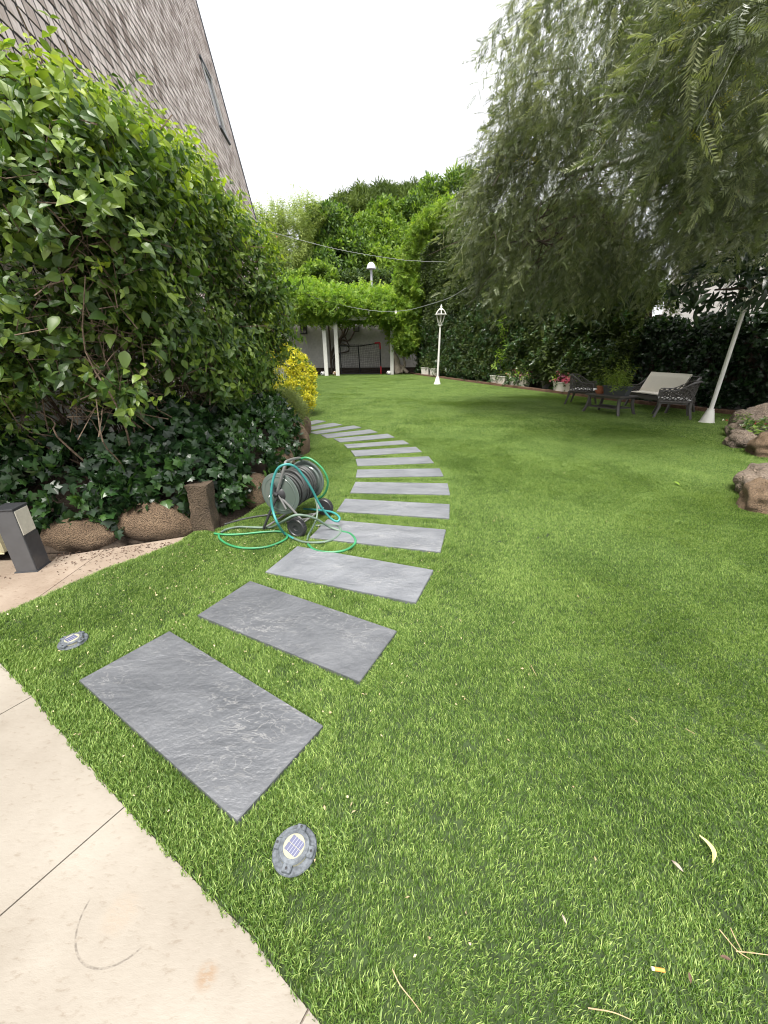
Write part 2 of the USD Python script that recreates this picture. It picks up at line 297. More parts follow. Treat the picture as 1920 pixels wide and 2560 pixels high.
M['pane'] = mat('lamp_pane', {'f': ('fresnel', {'IOR': 1.45}), 't': ('transparent_bsdf', {'color': (.86, .86, .80)}), 'g': ('glossy_bsdf', {'roughness': .15, 'color': (.9, .9, .9)}), 'm': ('mix_closure', {})},
                [('f.fac', 'm.fac'), ('t.BSDF', 'm.closure1'), ('g.BSDF', 'm.closure2')], 'm.closure')
M['win_glass'] = mat('window_glass', {'p': ('principled_bsdf', {'base_color': (.12, .125, .13), 'roughness': .06, 'specular_ior_level': .9})}, [], 'p.BSDF')
M['win_white'] = plain('window_reveal', (.33, .33, .32), .6, .06)
M['straw'] = plain('dry_straw', (.36, .27, .15), .8, .3, 40.)
M['dryleaf'] = plain('dry_leaf', (.50, .42, .26), .8, .3, 60.)
M['yellow_leaf'] = plain('yellow_leaf', (.62, .54, .2), .6, .15, 30.)
M['filter'] = plain('orange_paper', (.62, .27, .05), .7, .1)
M['mulch'] = plain('leaf_mould', (.10, .06, .04), .9, .4, 60.)
# leaves
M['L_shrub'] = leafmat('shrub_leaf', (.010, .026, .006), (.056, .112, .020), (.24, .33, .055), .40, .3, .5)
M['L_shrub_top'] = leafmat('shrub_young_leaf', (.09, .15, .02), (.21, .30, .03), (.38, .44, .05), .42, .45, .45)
M['L_ivy'] = leafmat('ivy_leaf', (.007, .018, .007), (.014, .036, .012), (.032, .072, .02), .32, .18, .5)
M['L_ivy_light'] = leafmat('ivy_leaf_light', (.012, .03, .010), (.026, .066, .017), (.07, .14, .028), .28, .2, .55)
M['L_gold'] = leafmat('golden_leaf', (.12, .17, .02), (.52, .48, .035), (.75, .66, .05), .45, .3, .4)
M['L_grey'] = leafmat('greygreen_leaf', (.07, .10, .038), (.19, .235, .085), (.34, .39, .15), .6, .3, .3)
M['L_hedge'] = leafmat('cypress_spray', (.011, .022, .006), (.042, .068, .015), (.13, .18, .038), .55, .25, .4)
M['L_ground'] = leafmat('shade_ivy_leaf', (.012, .026, .011), (.022, .046, .016), (.04, .075, .022), .45, .15, .45)
M['L_vine'] = leafmat('vine_leaf', (.05, .11, .018), (.17, .29, .035), (.38, .48, .07), .5, .45, .4)
M['L_yvine'] = leafmat('yellow_vine_leaf', (.06, .12, .018), (.15, .24, .028), (.32, .41, .05), .5, .4, .4)
M['L_pepper'] = leafmat('pepper_leaf', (.026, .038, .014), (.105, .135, .055), (.38, .41, .22), .36, .36, .8)
M['L_pepper_y'] = leafmat('pepper_flower', (.2, .19, .03), (.34, .32, .05), (.45, .42, .09), .6, .3, .3)
M['L_big'] = leafmat('broad_dark_leaf', (.010, .022, .012), (.02, .042, .02), (.045, .075, .035), .25, .12, .7)
M['L_tree1'] = leafmat('bright_tree_leaf', (.022, .055, .009), (.11, .19, .024), (.32, .42, .06), .5, .4, .35)
M['L_tree3'] = leafmat('deep_tree_leaf', (.012, .034, .008), (.055, .11, .02), (.19, .29, .04), .5, .35, .4)
M['L_tree2'] = leafmat('olive_tree_leaf', (.08, .12, .03), (.20, .26, .065), (.38, .44, .13), .5, .4, .35)
M['L_pine'] = leafmat('pine_needles', (.02, .042, .009), (.075, .115, .024), (.19, .25, .06), .6, .2, .3)
M['L_clip'] = leafmat('clipped_leaf', (.018, .04, .011), (.045, .085, .018), (.15, .21, .03), .5, .3, .4)
M['L_pot'] = leafmat('pot_plant_leaf', (.09, .15, .02), (.18, .26, .035), (.28, .36, .06), .5, .4, .4)
M['F_pink'] = leafmat('pink_petal', (.42, .06, .16), (.6, .16, .3), (.75, .45, .5), .6, .3, .3)
M['F_red'] = leafmat('red_petal', (.35, .03, .04), (.45, .06, .06), (.55, .12, .1), .6, .3, .3)
M['F_white'] = leafmat('white_petal', (.62, .6, .56), (.7, .68, .63), (.75, .73, .68), .6, .3, .3)

# ------------------------------------------------------------------ leaves and sprigs
SHAPES = {'ovate': [(0, .03), (.18, .72), (.42, 1.), (.72, .62), (1., 0)], 'lance': [(0, .05), (.25, .8), (.55, 1.), (.8, .6), (1., 0)], 'ivy': None}
def leaf(L, W, shape='ovate', fold=.35, droop=.25, curl=.0):
    """a blade from the origin along +x, upper side +z, folded along the midrib and bent down"""
    if shape == 'ivy':
        o = np.array([(0, 0), (-.12, .30), (.12, .62), (.36, .36), (.58, .56), (.66, .26), (1, 0), (.66, -.26), (.58, -.56), (.36, -.36), (.12, -.62), (-.12, -.30)], float)
        mid = np.array([(.35, 0)])
        p = np.vstack([o, mid]); V = np.c_[p[:, 0] * L, p[:, 1] * W, -abs(p[:, 1]) * W * fold - droop * L * p[:, 0] ** 2]
        return V, np.array([(12, (i + 1) % 12, i) for i in range(12)])
    if shape == 'quad':
        return np.array([(0, 0, 0), (.45 * L, W / 2, -fold * W / 2), (L, 0, -droop * L), (.45 * L, -W / 2, -fold * W / 2)]), np.array([(0, 2, 1), (0, 3, 2)])
    P = SHAPES[shape]; V, Fc = [], []
    for t, w in P:
        z = -droop * L * t * t; V += [(t * L, 0, z), (t * L, w * W / 2, z + fold * w * W / 2 + curl * w * W * t), (t * L, -w * W / 2, z + fold * w * W / 2 + curl * w * W * t)]
    for i in range(len(P) - 1):
        a, b = 3 * i, 3 * i + 3
        Fc += [(a, b, b + 1), (a, b + 1, a + 1), (a, a + 2, b + 2), (a, b + 2, b)]
    return np.array(V, float), np.array(Fc)
def orient(d, n=None, rng=None, roll=None):
    """rotation matrices whose x axis is d and whose z axis leans to n"""
    d = np.atleast_2d(d).astype(float); d /= np.linalg.norm(d, axis=1, keepdims=True)
    n = np.broadcast_to(np.array([0, 0, 1.]) if n is None else n, d.shape).astype(float)
    if rng is not None: n = n + rng.normal(0, .35 if roll is None else roll, d.shape)
    y = np.cross(n, d); y /= np.maximum(np.linalg.norm(y, axis=1, keepdims=True), 1e-6)
    return np.stack([d, y, np.cross(d, y)], -1)
class Sprig:
    def __init__(s): s.m, s.t = [], []
    def add(s, mesh, tint): s.m.append(mesh); s.t.append(np.full(len(mesh[0]), tint))
    def out(s): return cat(s.m), np.concatenate(s.t)
def shoot(rng, length, pairs, L, W, shape='ovate', droop=.25, spread=1.0, bend=.3, stem=.0012, alt=False, fold=.35, tipsmall=.6):
    """a shoot along +z with leaves to both sides"""
    s = Sprig(); a = rng.uniform(0, 2 * PI); ts = np.linspace(0, 1, 5)
    path = np.c_[bend * length * ts ** 2 * math.cos(a), bend * length * ts ** 2 * math.sin(a), length * ts]
    if stem: s.add(tube(path, np.linspace(stem, stem * .5, 5), 3, False), .25)
    for i in range(pairs):
        t = (i + .7) / pairs; p = np.array([np.interp(t, ts, path[:, k]) for k in range(3)]); ph = rng.uniform(-.3, .3) + (i % 2) * PI / 2
        for q in ((0, PI) if not alt else (i * 2.4 % (2 * PI),)):
            an = ph + q + rng.normal(0, .25); el = spread * rng.uniform(.15, .75) * (1 - .2 * t)
            d = np.array([math.cos(an) * math.cos(el), math.sin(an) * math.cos(el), math.sin(el)])
            k = rng.uniform(.7, 1.15) * (1 - (1 - tipsmall) * max(0, t - .5) * 2)
            lf = leaf(L * k, W * k * rng.uniform(.85, 1.1), shape, fold * rng.uniform(.5, 1.4), droop * rng.uniform(.4, 1.6))
            s.add(move(lf, p, orient(d, rng=rng, roll=.4)[0]), np.clip(rng.normal(.45 + .25 * t, .22), 0, 1))
    return s.out()
def spray(rng, n, R, L, W, shape='quad', up_=.4, flat=1.):
    """n small leaves thrown round a centre"""
    s = Sprig()
    for i in range(n):
        d = rng.normal(size=3); d[2] = abs(d[2]) * flat + up_; d /= np.linalg.norm(d)
        p = d * R * rng.uniform(.1, 1.); p[2] *= .9
        dd = d + rng.normal(0, .6, 3)
        k = rng.uniform(.65, 1.2)
        s.add(move(leaf(L * k, W * k, shape, .3, .2 * rng.uniform(0, 2)), p, orient(dd, rng=rng, roll=.7)[0]), np.clip(rng.normal(.5, .24), 0, 1))
    return s.out()
def pinnate(rng, L, pairs, lw, ll, bend=.25, jitter=.1):
    """a feather leaf along +x: rachis with narrow leaflets left and right"""
    s = []; side = rng.choice([-1, 1]) * rng.uniform(0, bend)
    for i in range(pairs):
        t = (i + 1) / pairs; p = np.array([t * L, side * L * t * t, -bend * L * t * t])
        for sg in (-1, 1):
            an = sg * rng.uniform(.75, 1.05) + 2 * side * t; k = (1 - .55 * abs(t - .4) ** 1.2) * rng.uniform(.85, 1.1)
            d = np.array([math.cos(an), math.sin(an), -bend * t - rng.uniform(0, .25)])
            s.append(move(leaf(ll * k, lw, 'quad', .2, .1), p, orient(d, rng=rng, roll=.3)[0]))
    s.append(tube([(0, 0, 0), (.5 * L, side * L * .25, -bend * L * .25), (L, side * L, -bend * L)], lw * .12, 3, False))
    return cat(s)
def strand(rng, length, n, L, pairs, lw, ll, lean=.25):
    """a hanging twig along -z with feather leaves"""
    s = Sprig(); ts = np.linspace(0, 1, 6); a = rng.uniform(0, 2 * PI)
    path = np.c_[lean * length * np.sin(ts * 1.5) * math.cos(a), lean * length * np.sin(ts * 1.5) * math.sin(a), -length * ts]
    s.add(tube(path, np.linspace(.004, .0015, 6), 3, False), .2)
    for i in range(n):
        t = (i + .5) / n; p = np.array([np.interp(t, ts, path[:, k]) for k in range(3)]); an = i * 2.4 + rng.normal(0, .4)
        d = np.array([math.cos(an), math.sin(an), -rng.uniform(.3, 1.1)])
        s.add(move(pinnate(rng, L * rng.uniform(.7, 1.15), pairs, lw, ll), p, orient(d, rng=rng, roll=.5)[0]), np.clip(rng.normal(.5, .24), 0, 1))
    return s.out()
def quats(R):
    q = Rot.from_matrix(R).as_quat()
    return Vt.QuathArray([Gf.Quath(float(w), float(x), float(y), float(z)) for x, y, z, w in q])
def instancer(name, parent, protos, pos, R, scale, rng, idx=None, proto_name='sprig', kind='stuff', **k):
    """protos: [((mesh, tint), material)]; z of each placed sprig is the third column of R"""
    path = numbered(str(parent.GetPath()) if parent else '/World', name)
    pi = UsdGeom.PointInstancer.Define(stage, path); paths = []
    for (me, tint), ma in protos:
        p = numbered(path, proto_name); put_tint(usdkit.mesh(stage, p, me, ma), tint); paths.append(p)
    pi.CreatePrototypesRel().SetTargets([Sdf.Path(p) for p in paths]); N = len(pos)
    idx = rng.integers(0, len(protos), N) if idx is None else idx
    pi.CreateProtoIndicesAttr(Vt.IntArray.FromNumpy(np.asarray(idx, np.int32)))
    pi.CreatePositionsAttr(Vt.Vec3fArray.FromNumpy(np.asarray(pos, np.float32)))
    pi.CreateOrientationsAttr(quats(R))
    sc = np.asarray(scale, np.float32); sc = np.repeat(sc[:, None], 3, 1) if sc.ndim == 1 else sc
    pi.CreateScalesAttr(Vt.Vec3fArray.FromNumpy(sc))
    return tag(pi, kind=kind, **k)
def zalong(d, rng):
    """rotation with z along d and a random turn about it"""
    d = np.atleast_2d(d); x = np.cross(rng.normal(size=d.shape), d); x /= np.linalg.norm(x, axis=1, keepdims=True)
    z = d / np.linalg.norm(d, axis=1, keepdims=True)
    return np.stack([x, np.cross(z, x), z], -1)
def in_blobs(blobs, n, rng, inner=.72, cull=.7):
    """points in the outer shells of ellipsoids (centre, radii), with outward normals"""
    C = np.array([b[0] for b in blobs], float); Rr = np.array([b[1] for b in blobs], float)
    w = (Rr[:, 0] * Rr[:, 1] + Rr[:, 1] * Rr[:, 2] + Rr[:, 0] * Rr[:, 2]); w /= w.sum()
    P, Nn = [], []
    while sum(map(len, P)) < n:
        k = rng.choice(len(C), 2 * n, p=w); d = rng.normal(size=(2 * n, 3)); d /= np.linalg.norm(d, axis=1, keepdims=True)
        p = C[k] + d * Rr[k] * rng.uniform(inner, 1.0, (2 * n, 1)) ** .7; ok = np.ones(2 * n, bool)
        for j in range(len(C)): ok &= ~((np.linalg.norm((p - C[j]) / Rr[j], axis=1) < cull) & (k != j))
        nn = d / Rr[k]; nn /= np.linalg.norm(nn, axis=1, keepdims=True)
        P.append(p[ok]); Nn.append(nn[ok])
    return np.vstack(P)[:n], np.vstack(Nn)[:n]
def rock(rng, size, seed, rough=.22, detail=3):
    t = trimesh.creation.icosphere(detail); v = np.array(t.vertices)
    k = 1 + rough * 2 * (meshkit.fbm(v * 1.3 + seed * 7.3, 3, seed) - .5) + .06 * (meshkit.fbm(v * 5 + seed, 2, seed + 5) - .5)
    v = v * k[:, None]; v[:, 2] = np.where(v[:, 2] < -.5, -.5 - (v[:, 2] + .5) * -.1, v[:, 2])
    return v * np.asarray(size), np.array(t.faces)
# ================================================================== the ground
obj('ground', (np.array([(-400, -400, -.06), (400, -400, -.06), (400, 400, -.06), (-400, 400, -.06)], float), np.array([(0, 1, 2), (0, 2, 3)])), M['earth'], kind='structure', label='bare earth under the garden and beyond')
KERB = [(1.9, 28.2), (2.62, 25.2), (4.95, 17.5), (6.2, 13.9), (7.0, 11.4), (7.75, 9.6), (8.3, 8.6), (9.6, 7.2)]   # lawn edge along the hedge
EDGE = [(-1.9, 1.473), (-1.569, 1.27), (-1.169, 1.004), (-.877, .816), (-.672, .691), (-.501, .587), (-.359, .507), (-.249, .426), (-.15, .359)]
STRIP = [(-2.235, 1.838), (-2.101, 2.066), (-1.952, 2.361), (-1.774, 2.553), (-1.642, 2.762)]
LEFT = [(-1.60, 2.95), (-1.40, 3.02), (-1.28, 3.3), (-1.2, 3.7), (-1.2, 4.3), (-1.26, 5.6), (-1.55, 7.4), (-2.3, 9.4), (-3.3, 11.), (-5.5, 14.), (-8.5, 26.4), (-8.5, 28.2)]
lawn_poly = Polygon([(.5, -.06), (.0, .262)][::-1] and [EDGE[-1]] + [(.25, .1), (1.4, -.6), (5., -.6), (9.6, 3.)] + KERB[::-1] + LEFT[::-1] + STRIP[::-1] + [(-2.62, 1.93)] + EDGE[:-1])
obj('lawn', prism(lawn_poly, -.03, 0.), M['grass_base'], kind='structure', label='green artificial lawn with a curved row of slate steps')

# slate stepping stones: corners surveyed on the ground
c6 = lambda p: (500 + p[0] * 660 / 1659, 960 + p[1] * 660 / 1659)
c7 = lambda p: (p[0] * 960 / 1659, 1500 + p[1] * 960 / 1659)
dd = lambda p: (p[0] * 1.15732, p[1] * 1.15732)
slab_px = [[c7(p) for p in [(735, 147), (1397, 558), (1027, 972), (347, 362)]], [dd(p) for p in [(541, 1261), (857, 1370), (777, 1480), (428, 1335)]]] + [[c6(p) for p in q] for q in [
    [(612, 1035), (1466, 1187), (1355, 1393), (412, 1197)], [(800, 864), (1545, 931), (1510, 1072), (690, 978)], [(912, 733), (1568, 768), (1566, 858), (858, 812)], [(976, 626), (1556, 636), (1571, 708), (944, 694)],
    [(988, 548), (1507, 541), (1530, 588), (979, 597)], [(978, 480), (1438, 464), (1470, 505), (990, 524)], [(948, 427), (1357, 403), (1395, 434), (975, 462)], [(905, 388), (1278, 361), (1315, 383), (928, 410)],
    [(840, 352), (1180, 320), (1225, 342), (882, 373)], [(760, 326), (1068, 292), (1117, 310), (800, 348)], [(680, 310), (968, 267), (1015, 280), (735, 322)], [(585, 294), (835, 250), (897, 262), (640, 306)], [(560, 270), (735, 232), (792, 240), (615, 283)]]]
SLAB_LABEL = ['largest and nearest slate stepping slab, whole across the lower left lawn', 'second slate slab from the terrace, with thin cracks on its right half', 'third slate slab, first one past the loose hose loop',
    'slate slab with the green hose loop lying over its left end', 'slate slab just right of the hose reel wheels', 'sixth slate slab counting from the terrace, beyond the hose reel', 'seventh slate slab counting from the terrace',
    'eighth slate slab counting from the terrace, where the row bends', 'ninth slate slab counting from the terrace', 'tenth slate slab counting from the terrace', 'eleventh slate slab counting from the terrace', 'fifth from last slate slab before the bushes hide the row',
    'third from last slate slab before the bushes hide the row', 'second to last slate slab, its left end behind the grey bush', 'farthest slate slab, beside the golden bush']
SLAB_LABEL[11] = 'fourth from last slate slab before the bushes hide the row'
slab_polys = []
rng = np.random.default_rng(5)
for q, lb in zip(slab_px, SLAB_LABEL):
    P = np.array([G(*p)[:2] for p in q]); c = P.mean(0)
    poly = Polygon(P); slab_polys.append(poly)
    L = P - c
    ring = lambda k, z: np.c_[L * (1 - k / np.linalg.norm(L, axis=1, keepdims=True)), np.full(4, z)]
    V = np.vstack([ring(0, -.05), ring(0, .019), ring(.004, .023)]); V[8:, 2] += rng.normal(0, .0008, 4)
    Fc = [(8, 9, 10), (8, 10, 11)]
    for lv in (0, 4):
        for j in range(4): a, b = lv + j, lv + (j + 1) % 4; Fc += [(a, b, b + 4), (a, b + 4, a + 4)]
    Fc = np.array(Fc)[:, ::-1] if Polygon(P).exterior.is_ccw is False else np.array(Fc)
    t = thing('stepping_slab', lb, 'paving slab', (*c, 0), group='slate steps across the lawn')
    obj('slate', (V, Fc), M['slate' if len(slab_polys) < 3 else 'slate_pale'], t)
    gap = poly.buffer(.012, join_style=2).difference(poly.buffer(-.02))

# terrace of cream slabs
ux, uy = np.array([.845, -.535]), np.array([.535, .845])     # along the lawn edge, towards the lawn
terr = Polygon([(-9, 1.2), (-9, 2.2), (-2.55, 2.5), (-1.55, 2.9)] + STRIP[::-1] + [(-2.62, 1.93)] + EDGE + [(.25, .1), (1.4, -.6), (1.2, -4), (-9, -4)])
te = thing('terrace', 'cream stone terrace bordering the lawn at lower left', None, kind='structure')
obj('grout', prism(terr, -.03, -.004), M['grout'], te)
o = np.array([-.876, .809])
def uv(a, b): return tuple(o + ux * a + uy * b)
def tile(poly, mname, top=.004):
    poly = poly.intersection(terr)
    for g in getattr(poly, 'geoms', [poly]):
        if g.geom_type != 'Polygon' or g.area < .01: continue
        i = g.buffer(-.0025, join_style=2)
        if i.is_empty or i.geom_type != 'Polygon': continue
        a = prism(i, -.02, top)
        obj('tile', a, M[mname], te)
splits = [-4., -2.47, -1.65, -.825, 0., .815, 1.63, 2.5]
for a0, a1 in zip(splits[1:-1], splits[2:]):
    for b0, b1 in ((-1.64, -.82 - .4 * (a0 > -.9)), (-.82 - .4 * (a0 > -.9), .9)):
        tile(Polygon([uv(a0, b0), uv(a1, b0), uv(a1, b1), uv(a0, b1)]).difference(Polygon([(-9, 1.62), (-2.62, 1.62), (-2.62, 4), (-9, 4)])).difference(Polygon([(-2.62, 1.93), (-1.5, 1.6), (-1.2, 3.2), (-3, 3.2)])), 'tile')
rough = Polygon([(-5.5, 1.62), (-2.62, 1.62), (-2.62, 1.93), (-2.2, 1.84), (-1.5, 2.7), (-1.4, 3.2), (-5.5, 3.0)])
for x0, x1 in ((-5.4, -4.1), (-4.1, -3.02), (-3.02, -2.16), (-2.16, -1.3)):
    tile(rough.intersection(sbox(x0, 1, x1, 4)), 'rough_tile')

# grass: tufts set out over the lawn, cut at slabs, lamps and edges
SOLAR = [(G(738, 2132)[:2], .066), (G(185, 1609)[:2], .064)]
holes = unary_union([p.buffer(.009, join_style=2) for p in slab_polys] + [Point(*c).buffer(r) for c, r in SOLAR])
blade_area = lawn_poly.difference(holes)
def tuft(rng, size, n, L, w, lean):
    V, Fc, T = [], [], []
    for i in range(n):
        x, y = size * .62 * math.sqrt(rng.random()) * np.array([math.cos(i * 2.4), math.sin(i * 2.4)]); a = rng.uniform(0, 2 * PI); l = L * rng.uniform(.6, 1.15)
        ln = np.array([lean, 0]) + rng.normal(0, .38, 2); s_ = np.array([math.cos(a), math.sin(a)]) * w / 2 * rng.uniform(.7, 1.2)
        b = len(V); m1 = np.array([x, y]) + ln * l * .35; tp = np.array([x, y]) + ln * l * 1.05
        V += [(x - s_[0], y - s_[1], -.002), (x + s_[0], y + s_[1], -.002), (*(m1 + s_ * .8), l * .55), (*(m1 - s_ * .8), l * .55), (*tp, l * (.95 - .3 * min(1, ln @ ln)))]
        Fc += [(b, b + 1, b + 2), (b, b + 2, b + 3), (b + 3, b + 2, b + 4)]; tt = np.clip(rng.normal(.42, .25), 0, 1)
        if rng.random() < .06: tt = 1.
        T += [tt] * 5
    return (np.array(V), np.array(Fc)), np.array(T)
rng = np.random.default_rng(11)
gp = [[tuft(rng, .10, 620, .0165, .0023, .40) for _ in range(6)], [tuft(rng, .025, 34, .020, .0024, .36) for _ in range(4)], [tuft(rng, .30, 1500, .026, .0055, .36) for _ in range(5)]]
protos = [(g, M['grass']) for grp in gp for g in grp]
pos, ang, idx = [], [], []
def cells(x0, x1, y0, y1, s):
    X, Y = np.meshgrid(np.arange(x0, x1, s) + s / 2, np.arange(y0, y1, s) + s / 2); return np.c_[X.ravel(), Y.ravel()]
def seen(p, mg=90):
    a, b, d = project(np.c_[p, np.zeros(len(p))]); return (d > .05) & (a > -mg) & (a < 1920 + mg) & (b < 2560 + 2 * mg)
shapely.prepare(blade_area)
near = cells(-3., 5.1, -.6, 7.2, .085); near = near[seen(near)]
sq = shapely.box(near[:, 0] - .06, near[:, 1] - .06, near[:, 0] + .06, near[:, 1] + .06)
inside = shapely.contains(blade_area, sq); touch = shapely.intersects(blade_area, sq) & ~inside
pos.append(near[inside] + rng.normal(0, .010, (inside.sum(), 2))); idx.append(rng.integers(0, 6, inside.sum()))
sub = (near[touch][:, None] + cells(-.0425, .0425, -.0425, .0425, .0170)[None]).reshape(-1, 2); sub = sub + rng.uniform(-.007, .007, sub.shape)
sub = sub[shapely.contains_xy(blade_area, sub[:, 0], sub[:, 1])]
pos.append(sub); idx.append(rng.integers(6, 10, len(sub)))
mid = cells(-6.3, 9.6, -.6, 28.2, .25); mid = mid[((mid[:, 1] > 7.2) | (mid[:, 0] > 5.1) | (mid[:, 0] < -3)) & seen(mid)]
sq = shapely.box(mid[:, 0] - .18, mid[:, 1] - .18, mid[:, 0] + .18, mid[:, 1] + .18)
inside = shapely.contains(blade_area, sq); touch = shapely.intersects(blade_area, sq) & ~inside
pos.append(mid[inside] + rng.normal(0, .03, (inside.sum(), 2))); idx.append(rng.integers(10, 15, inside.sum()))
sub = (mid[touch][:, None] + cells(-.125, .125, -.125, .125, .028)[None]).reshape(-1, 2); sub = sub[shapely.contains_xy(blade_area, sub[:, 0], sub[:, 1])]
pos.append(sub); idx.append(rng.integers(6, 10, len(sub)))
p = np.vstack(pos); idx = np.concatenate(idx); p3 = np.c_[p, np.zeros(len(p))]
nap = 1.9 + 6. * (meshkit.fbm(np.c_[p * .7, np.zeros(len(p))], 4, 3) - .5) + rng.normal(0, .35, len(p))
R = Rot.from_euler('z', nap).as_matrix()
sc = np.c_[np.ones(len(p)), np.ones(len(p)), .85 + .4 * meshkit.fbm(np.c_[p * 2.3, np.ones(len(p))], 2, 8)]
sc[(idx >= 6) & (idx < 10)] *= 1.12
instancer('grass', None, protos, p3, R, sc, rng, idx, 'tuft', label='short blades of the artificial lawn, lighter and darker where they lean', cat='grass')

# ================================================================== house on the left: leaning wall of wooden shingles
WA, WB, WC = -2.8, -.09, -.195                                        # x = WA + WB*y + WC*(z-EYE)
hd = np.array([WB, 1, 0]); hd /= np.linalg.norm(hd)                   # along the courses
hu = np.array([WC, 0, 1.]); hu = hu - hd * (hu @ hd); hu /= np.linalg.norm(hu); hn = np.cross(hd, hu)  # up the slope, outwards (+x)
if hn[0] < 0: hn = -hn
H0 = np.array([WA - WC * EYE, 0, 0])
def wall(s_, t, n=0.): return H0 + hd * s_ + hu * t + hn * n
S0, S1, T0, T1 = 1.6, 22.05, 1.9, 16.5
ho = thing('shingle_house', 'tall house wall leaning back, clad in weathered wooden shingles, left edge', 'house')
BW = np.array([wall(s_, t, n) for s_ in (S0, S1) for t in (T0, T1) for n in (-.25, .0)])
obj('wall', tm(trimesh.convex.convex_hull(BW)), M['felt'], ho)
lowx = wall(0, T0, -.3)[0]
obj('lower_wall', cat(move(bx(-.2, 0, S0, S1, -.05, 2.6), (lowx, 0, 0), rz(math.atan(.09)))), M['render'], ho)
obj('corner_trim', cat(bar(wall(S1 + .02, T0, .0), wall(S1 + .02, T1, .0), .10, .09, hn)), M['trim'], ho)
wpx = [(517, 174), (541, 235), (559, 336), (530, 284)]
def on_wall(px, py):
    d = ray(px, py); nn = hn; t = ((wall(0, 0) - [0, 0, EYE]) @ nn) / (d @ nn); q = np.array([0, 0, EYE]) + d * t - H0
    return q @ hd, q @ hu
ws = np.array([on_wall(*q) for q in wpx]); w0, w1 = ws[[0, 3], 0].mean(), ws[[1, 2], 0].mean(); v0, v1 = ws[[2, 3], 1].mean(), ws[[0, 1], 1].mean()
EXPO = .20; rng = np.random.default_rng(21)
cand = []
for r_ in range(int((T1 - T0) / EXPO)):
    s_ = S0 + rng.uniform(0, .15)
    while s_ < S1 - .05:
        w = rng.uniform(.15, .25); e = min(s_ + w, S1)
        t = T0 + r_ * EXPO
        if not (s_ < w1 and e > w0 and t < v1 + .03 and t + EXPO > v0 - .03): cand.append((s_, e, t))
        s_ = e
def shingle(s_, e, t, jig):
    g = .017; a, b = s_ + g, e - g; lo = t + .012 + jig; hi = t + EXPO - .014
    V = np.array([wall(a, lo, -.004), wall(b, lo, -.004), wall(b, hi, -.006), wall(a, hi, -.006), wall(a, lo, .007), wall(b, lo, .007), wall(b, hi, .002), wall(a, hi, .002)])
    return V, np.array([(4, 5, 6), (4, 6, 7), (0, 4, 7), (0, 7, 3), (1, 2, 6), (1, 6, 5), (0, 1, 5), (0, 5, 4)])
cen = np.array([wall((a + b) / 2, t + .1) for a, b, t in cand]); a_, b_, d_ = project(cen)
ii = (d_ > .3) & (a_ > -25) & (a_ < 700) & (b_ > -25) & (b_ < 640)
hide = (b_ > 140 + np.maximum(0, a_) * .62) & (a_ < 640)
vis = ii & ~hide
order = np.argsort(np.where(vis, d_, 1e9))[:300]; near_set = set(order.tolist())
rest, tint = [], []
for k, (a, b, t) in enumerate(cand):
    me = shingle(a, b, t, rng.normal(0, .006)); tn = np.clip(rng.beta(1.3, 1.1), 0, 1)
    if k in near_set: obj('shingle', me, M['shingle'], ho, tint=np.full(8, tn))
    else: rest.append(me); tint.append(np.full(8, tn))
obj('far_shingles', cat(rest), M['shingle'], ho, tint=np.concatenate(tint), kind='stuff')
def wbox(s0, s1, t0, t1, n0, n1): return tm(trimesh.convex.convex_hull(np.array([wall(s_, t, n) for s_ in (s0, s1) for t in (t0, t1) for n in (n0, n1)])))
wi = obj('window', cat(wbox(w0, w0 + .12, v0, v1, -.2, .03), wbox(w1 - .12, w1, v0, v1, -.2, .05), wbox(w0, w1, v1 - .1, v1, -.2, .03), wbox(w0, w1, v0, v0 + .06, -.2, .03)), M['win_white'], ho, label='tall narrow window high in the shingle wall')
obj('pane', wbox(w0 + .12, w1 - .12, v0 + .06, v1 - .1, -.011, .0), M['win_glass'], wi)
obj('sill', wbox(w0 - .1, w1 + .12, v0 - .07, v0, -.01, .09), M['trim'], wi); obj('window_head', wbox(w0 - .1, w1 + .1, v1, v1 + .06, -.01, .06), M['trim'], wi)

# ================================================================== big leafy hedge shrub on the left
rng = np.random.default_rng(31)
sh = thing('hedge_shrub', 'huge rounded shrub of broad oval leaves, yellow-green on top, filling the left side', 'shrub', (-2.4, 4.3, 0))
SHC = np.array([-2.4, 4.3, 0])
def shrub_pt(n, depth, clump=-9.):
    """points on the shrub's rounded box skin, pushed in by depth, with outward normals; only the faces towards the lawn, the terrace and the sky"""
    lo, hi = np.array([-3.6, 2.72, .62]), np.array([-1.64, 6.6, 3.06]); rad = .5
    P = rng.uniform(lo - .0, hi, (n * 8, 3)); c = np.clip(P, lo + rad, hi - rad)
    f = rng.choice(3, len(P), p=[.5, .22, .28])
    P[f == 0, 0] = hi[0]; P[f == 1, 1] = lo[1]; P[f == 2, 2] = hi[2]
    c = np.clip(P, lo + rad, hi - rad); d = P - c; l = np.linalg.norm(d, axis=1, keepdims=True); nn = d / np.maximum(l, 1e-6)
    q = c + nn * rad
    bulge = 1.1 * (meshkit.fbm(q * .9 + 3, 3, 4) - .5); low = np.clip((1.15 - q[:, 2]) / .6, 0, 1); far = np.clip((q[:, 1] - 5.) / 1.4, 0, 1) * np.clip((1.35 - q[:, 2]) / .6, 0, 1)
    q = q + nn * (bulge - .22 * low - .25 * far - depth(len(q)))[:, None]
    gap = meshkit.fbm(q * 2.1 + 9, 2, 14) > .40 + .10 * clump
    keep = gap & (l[:, 0] > 1e-3) & (rng.random(len(q)) < 1 - .4 * low)
    return q[keep][:n], nn[keep][:n]
sp_protos = [(shoot(rng, .26, 4, .085, .052, 'ovate', .3, 1., .35, .0016), M['L_shrub']) for _ in range(6)]
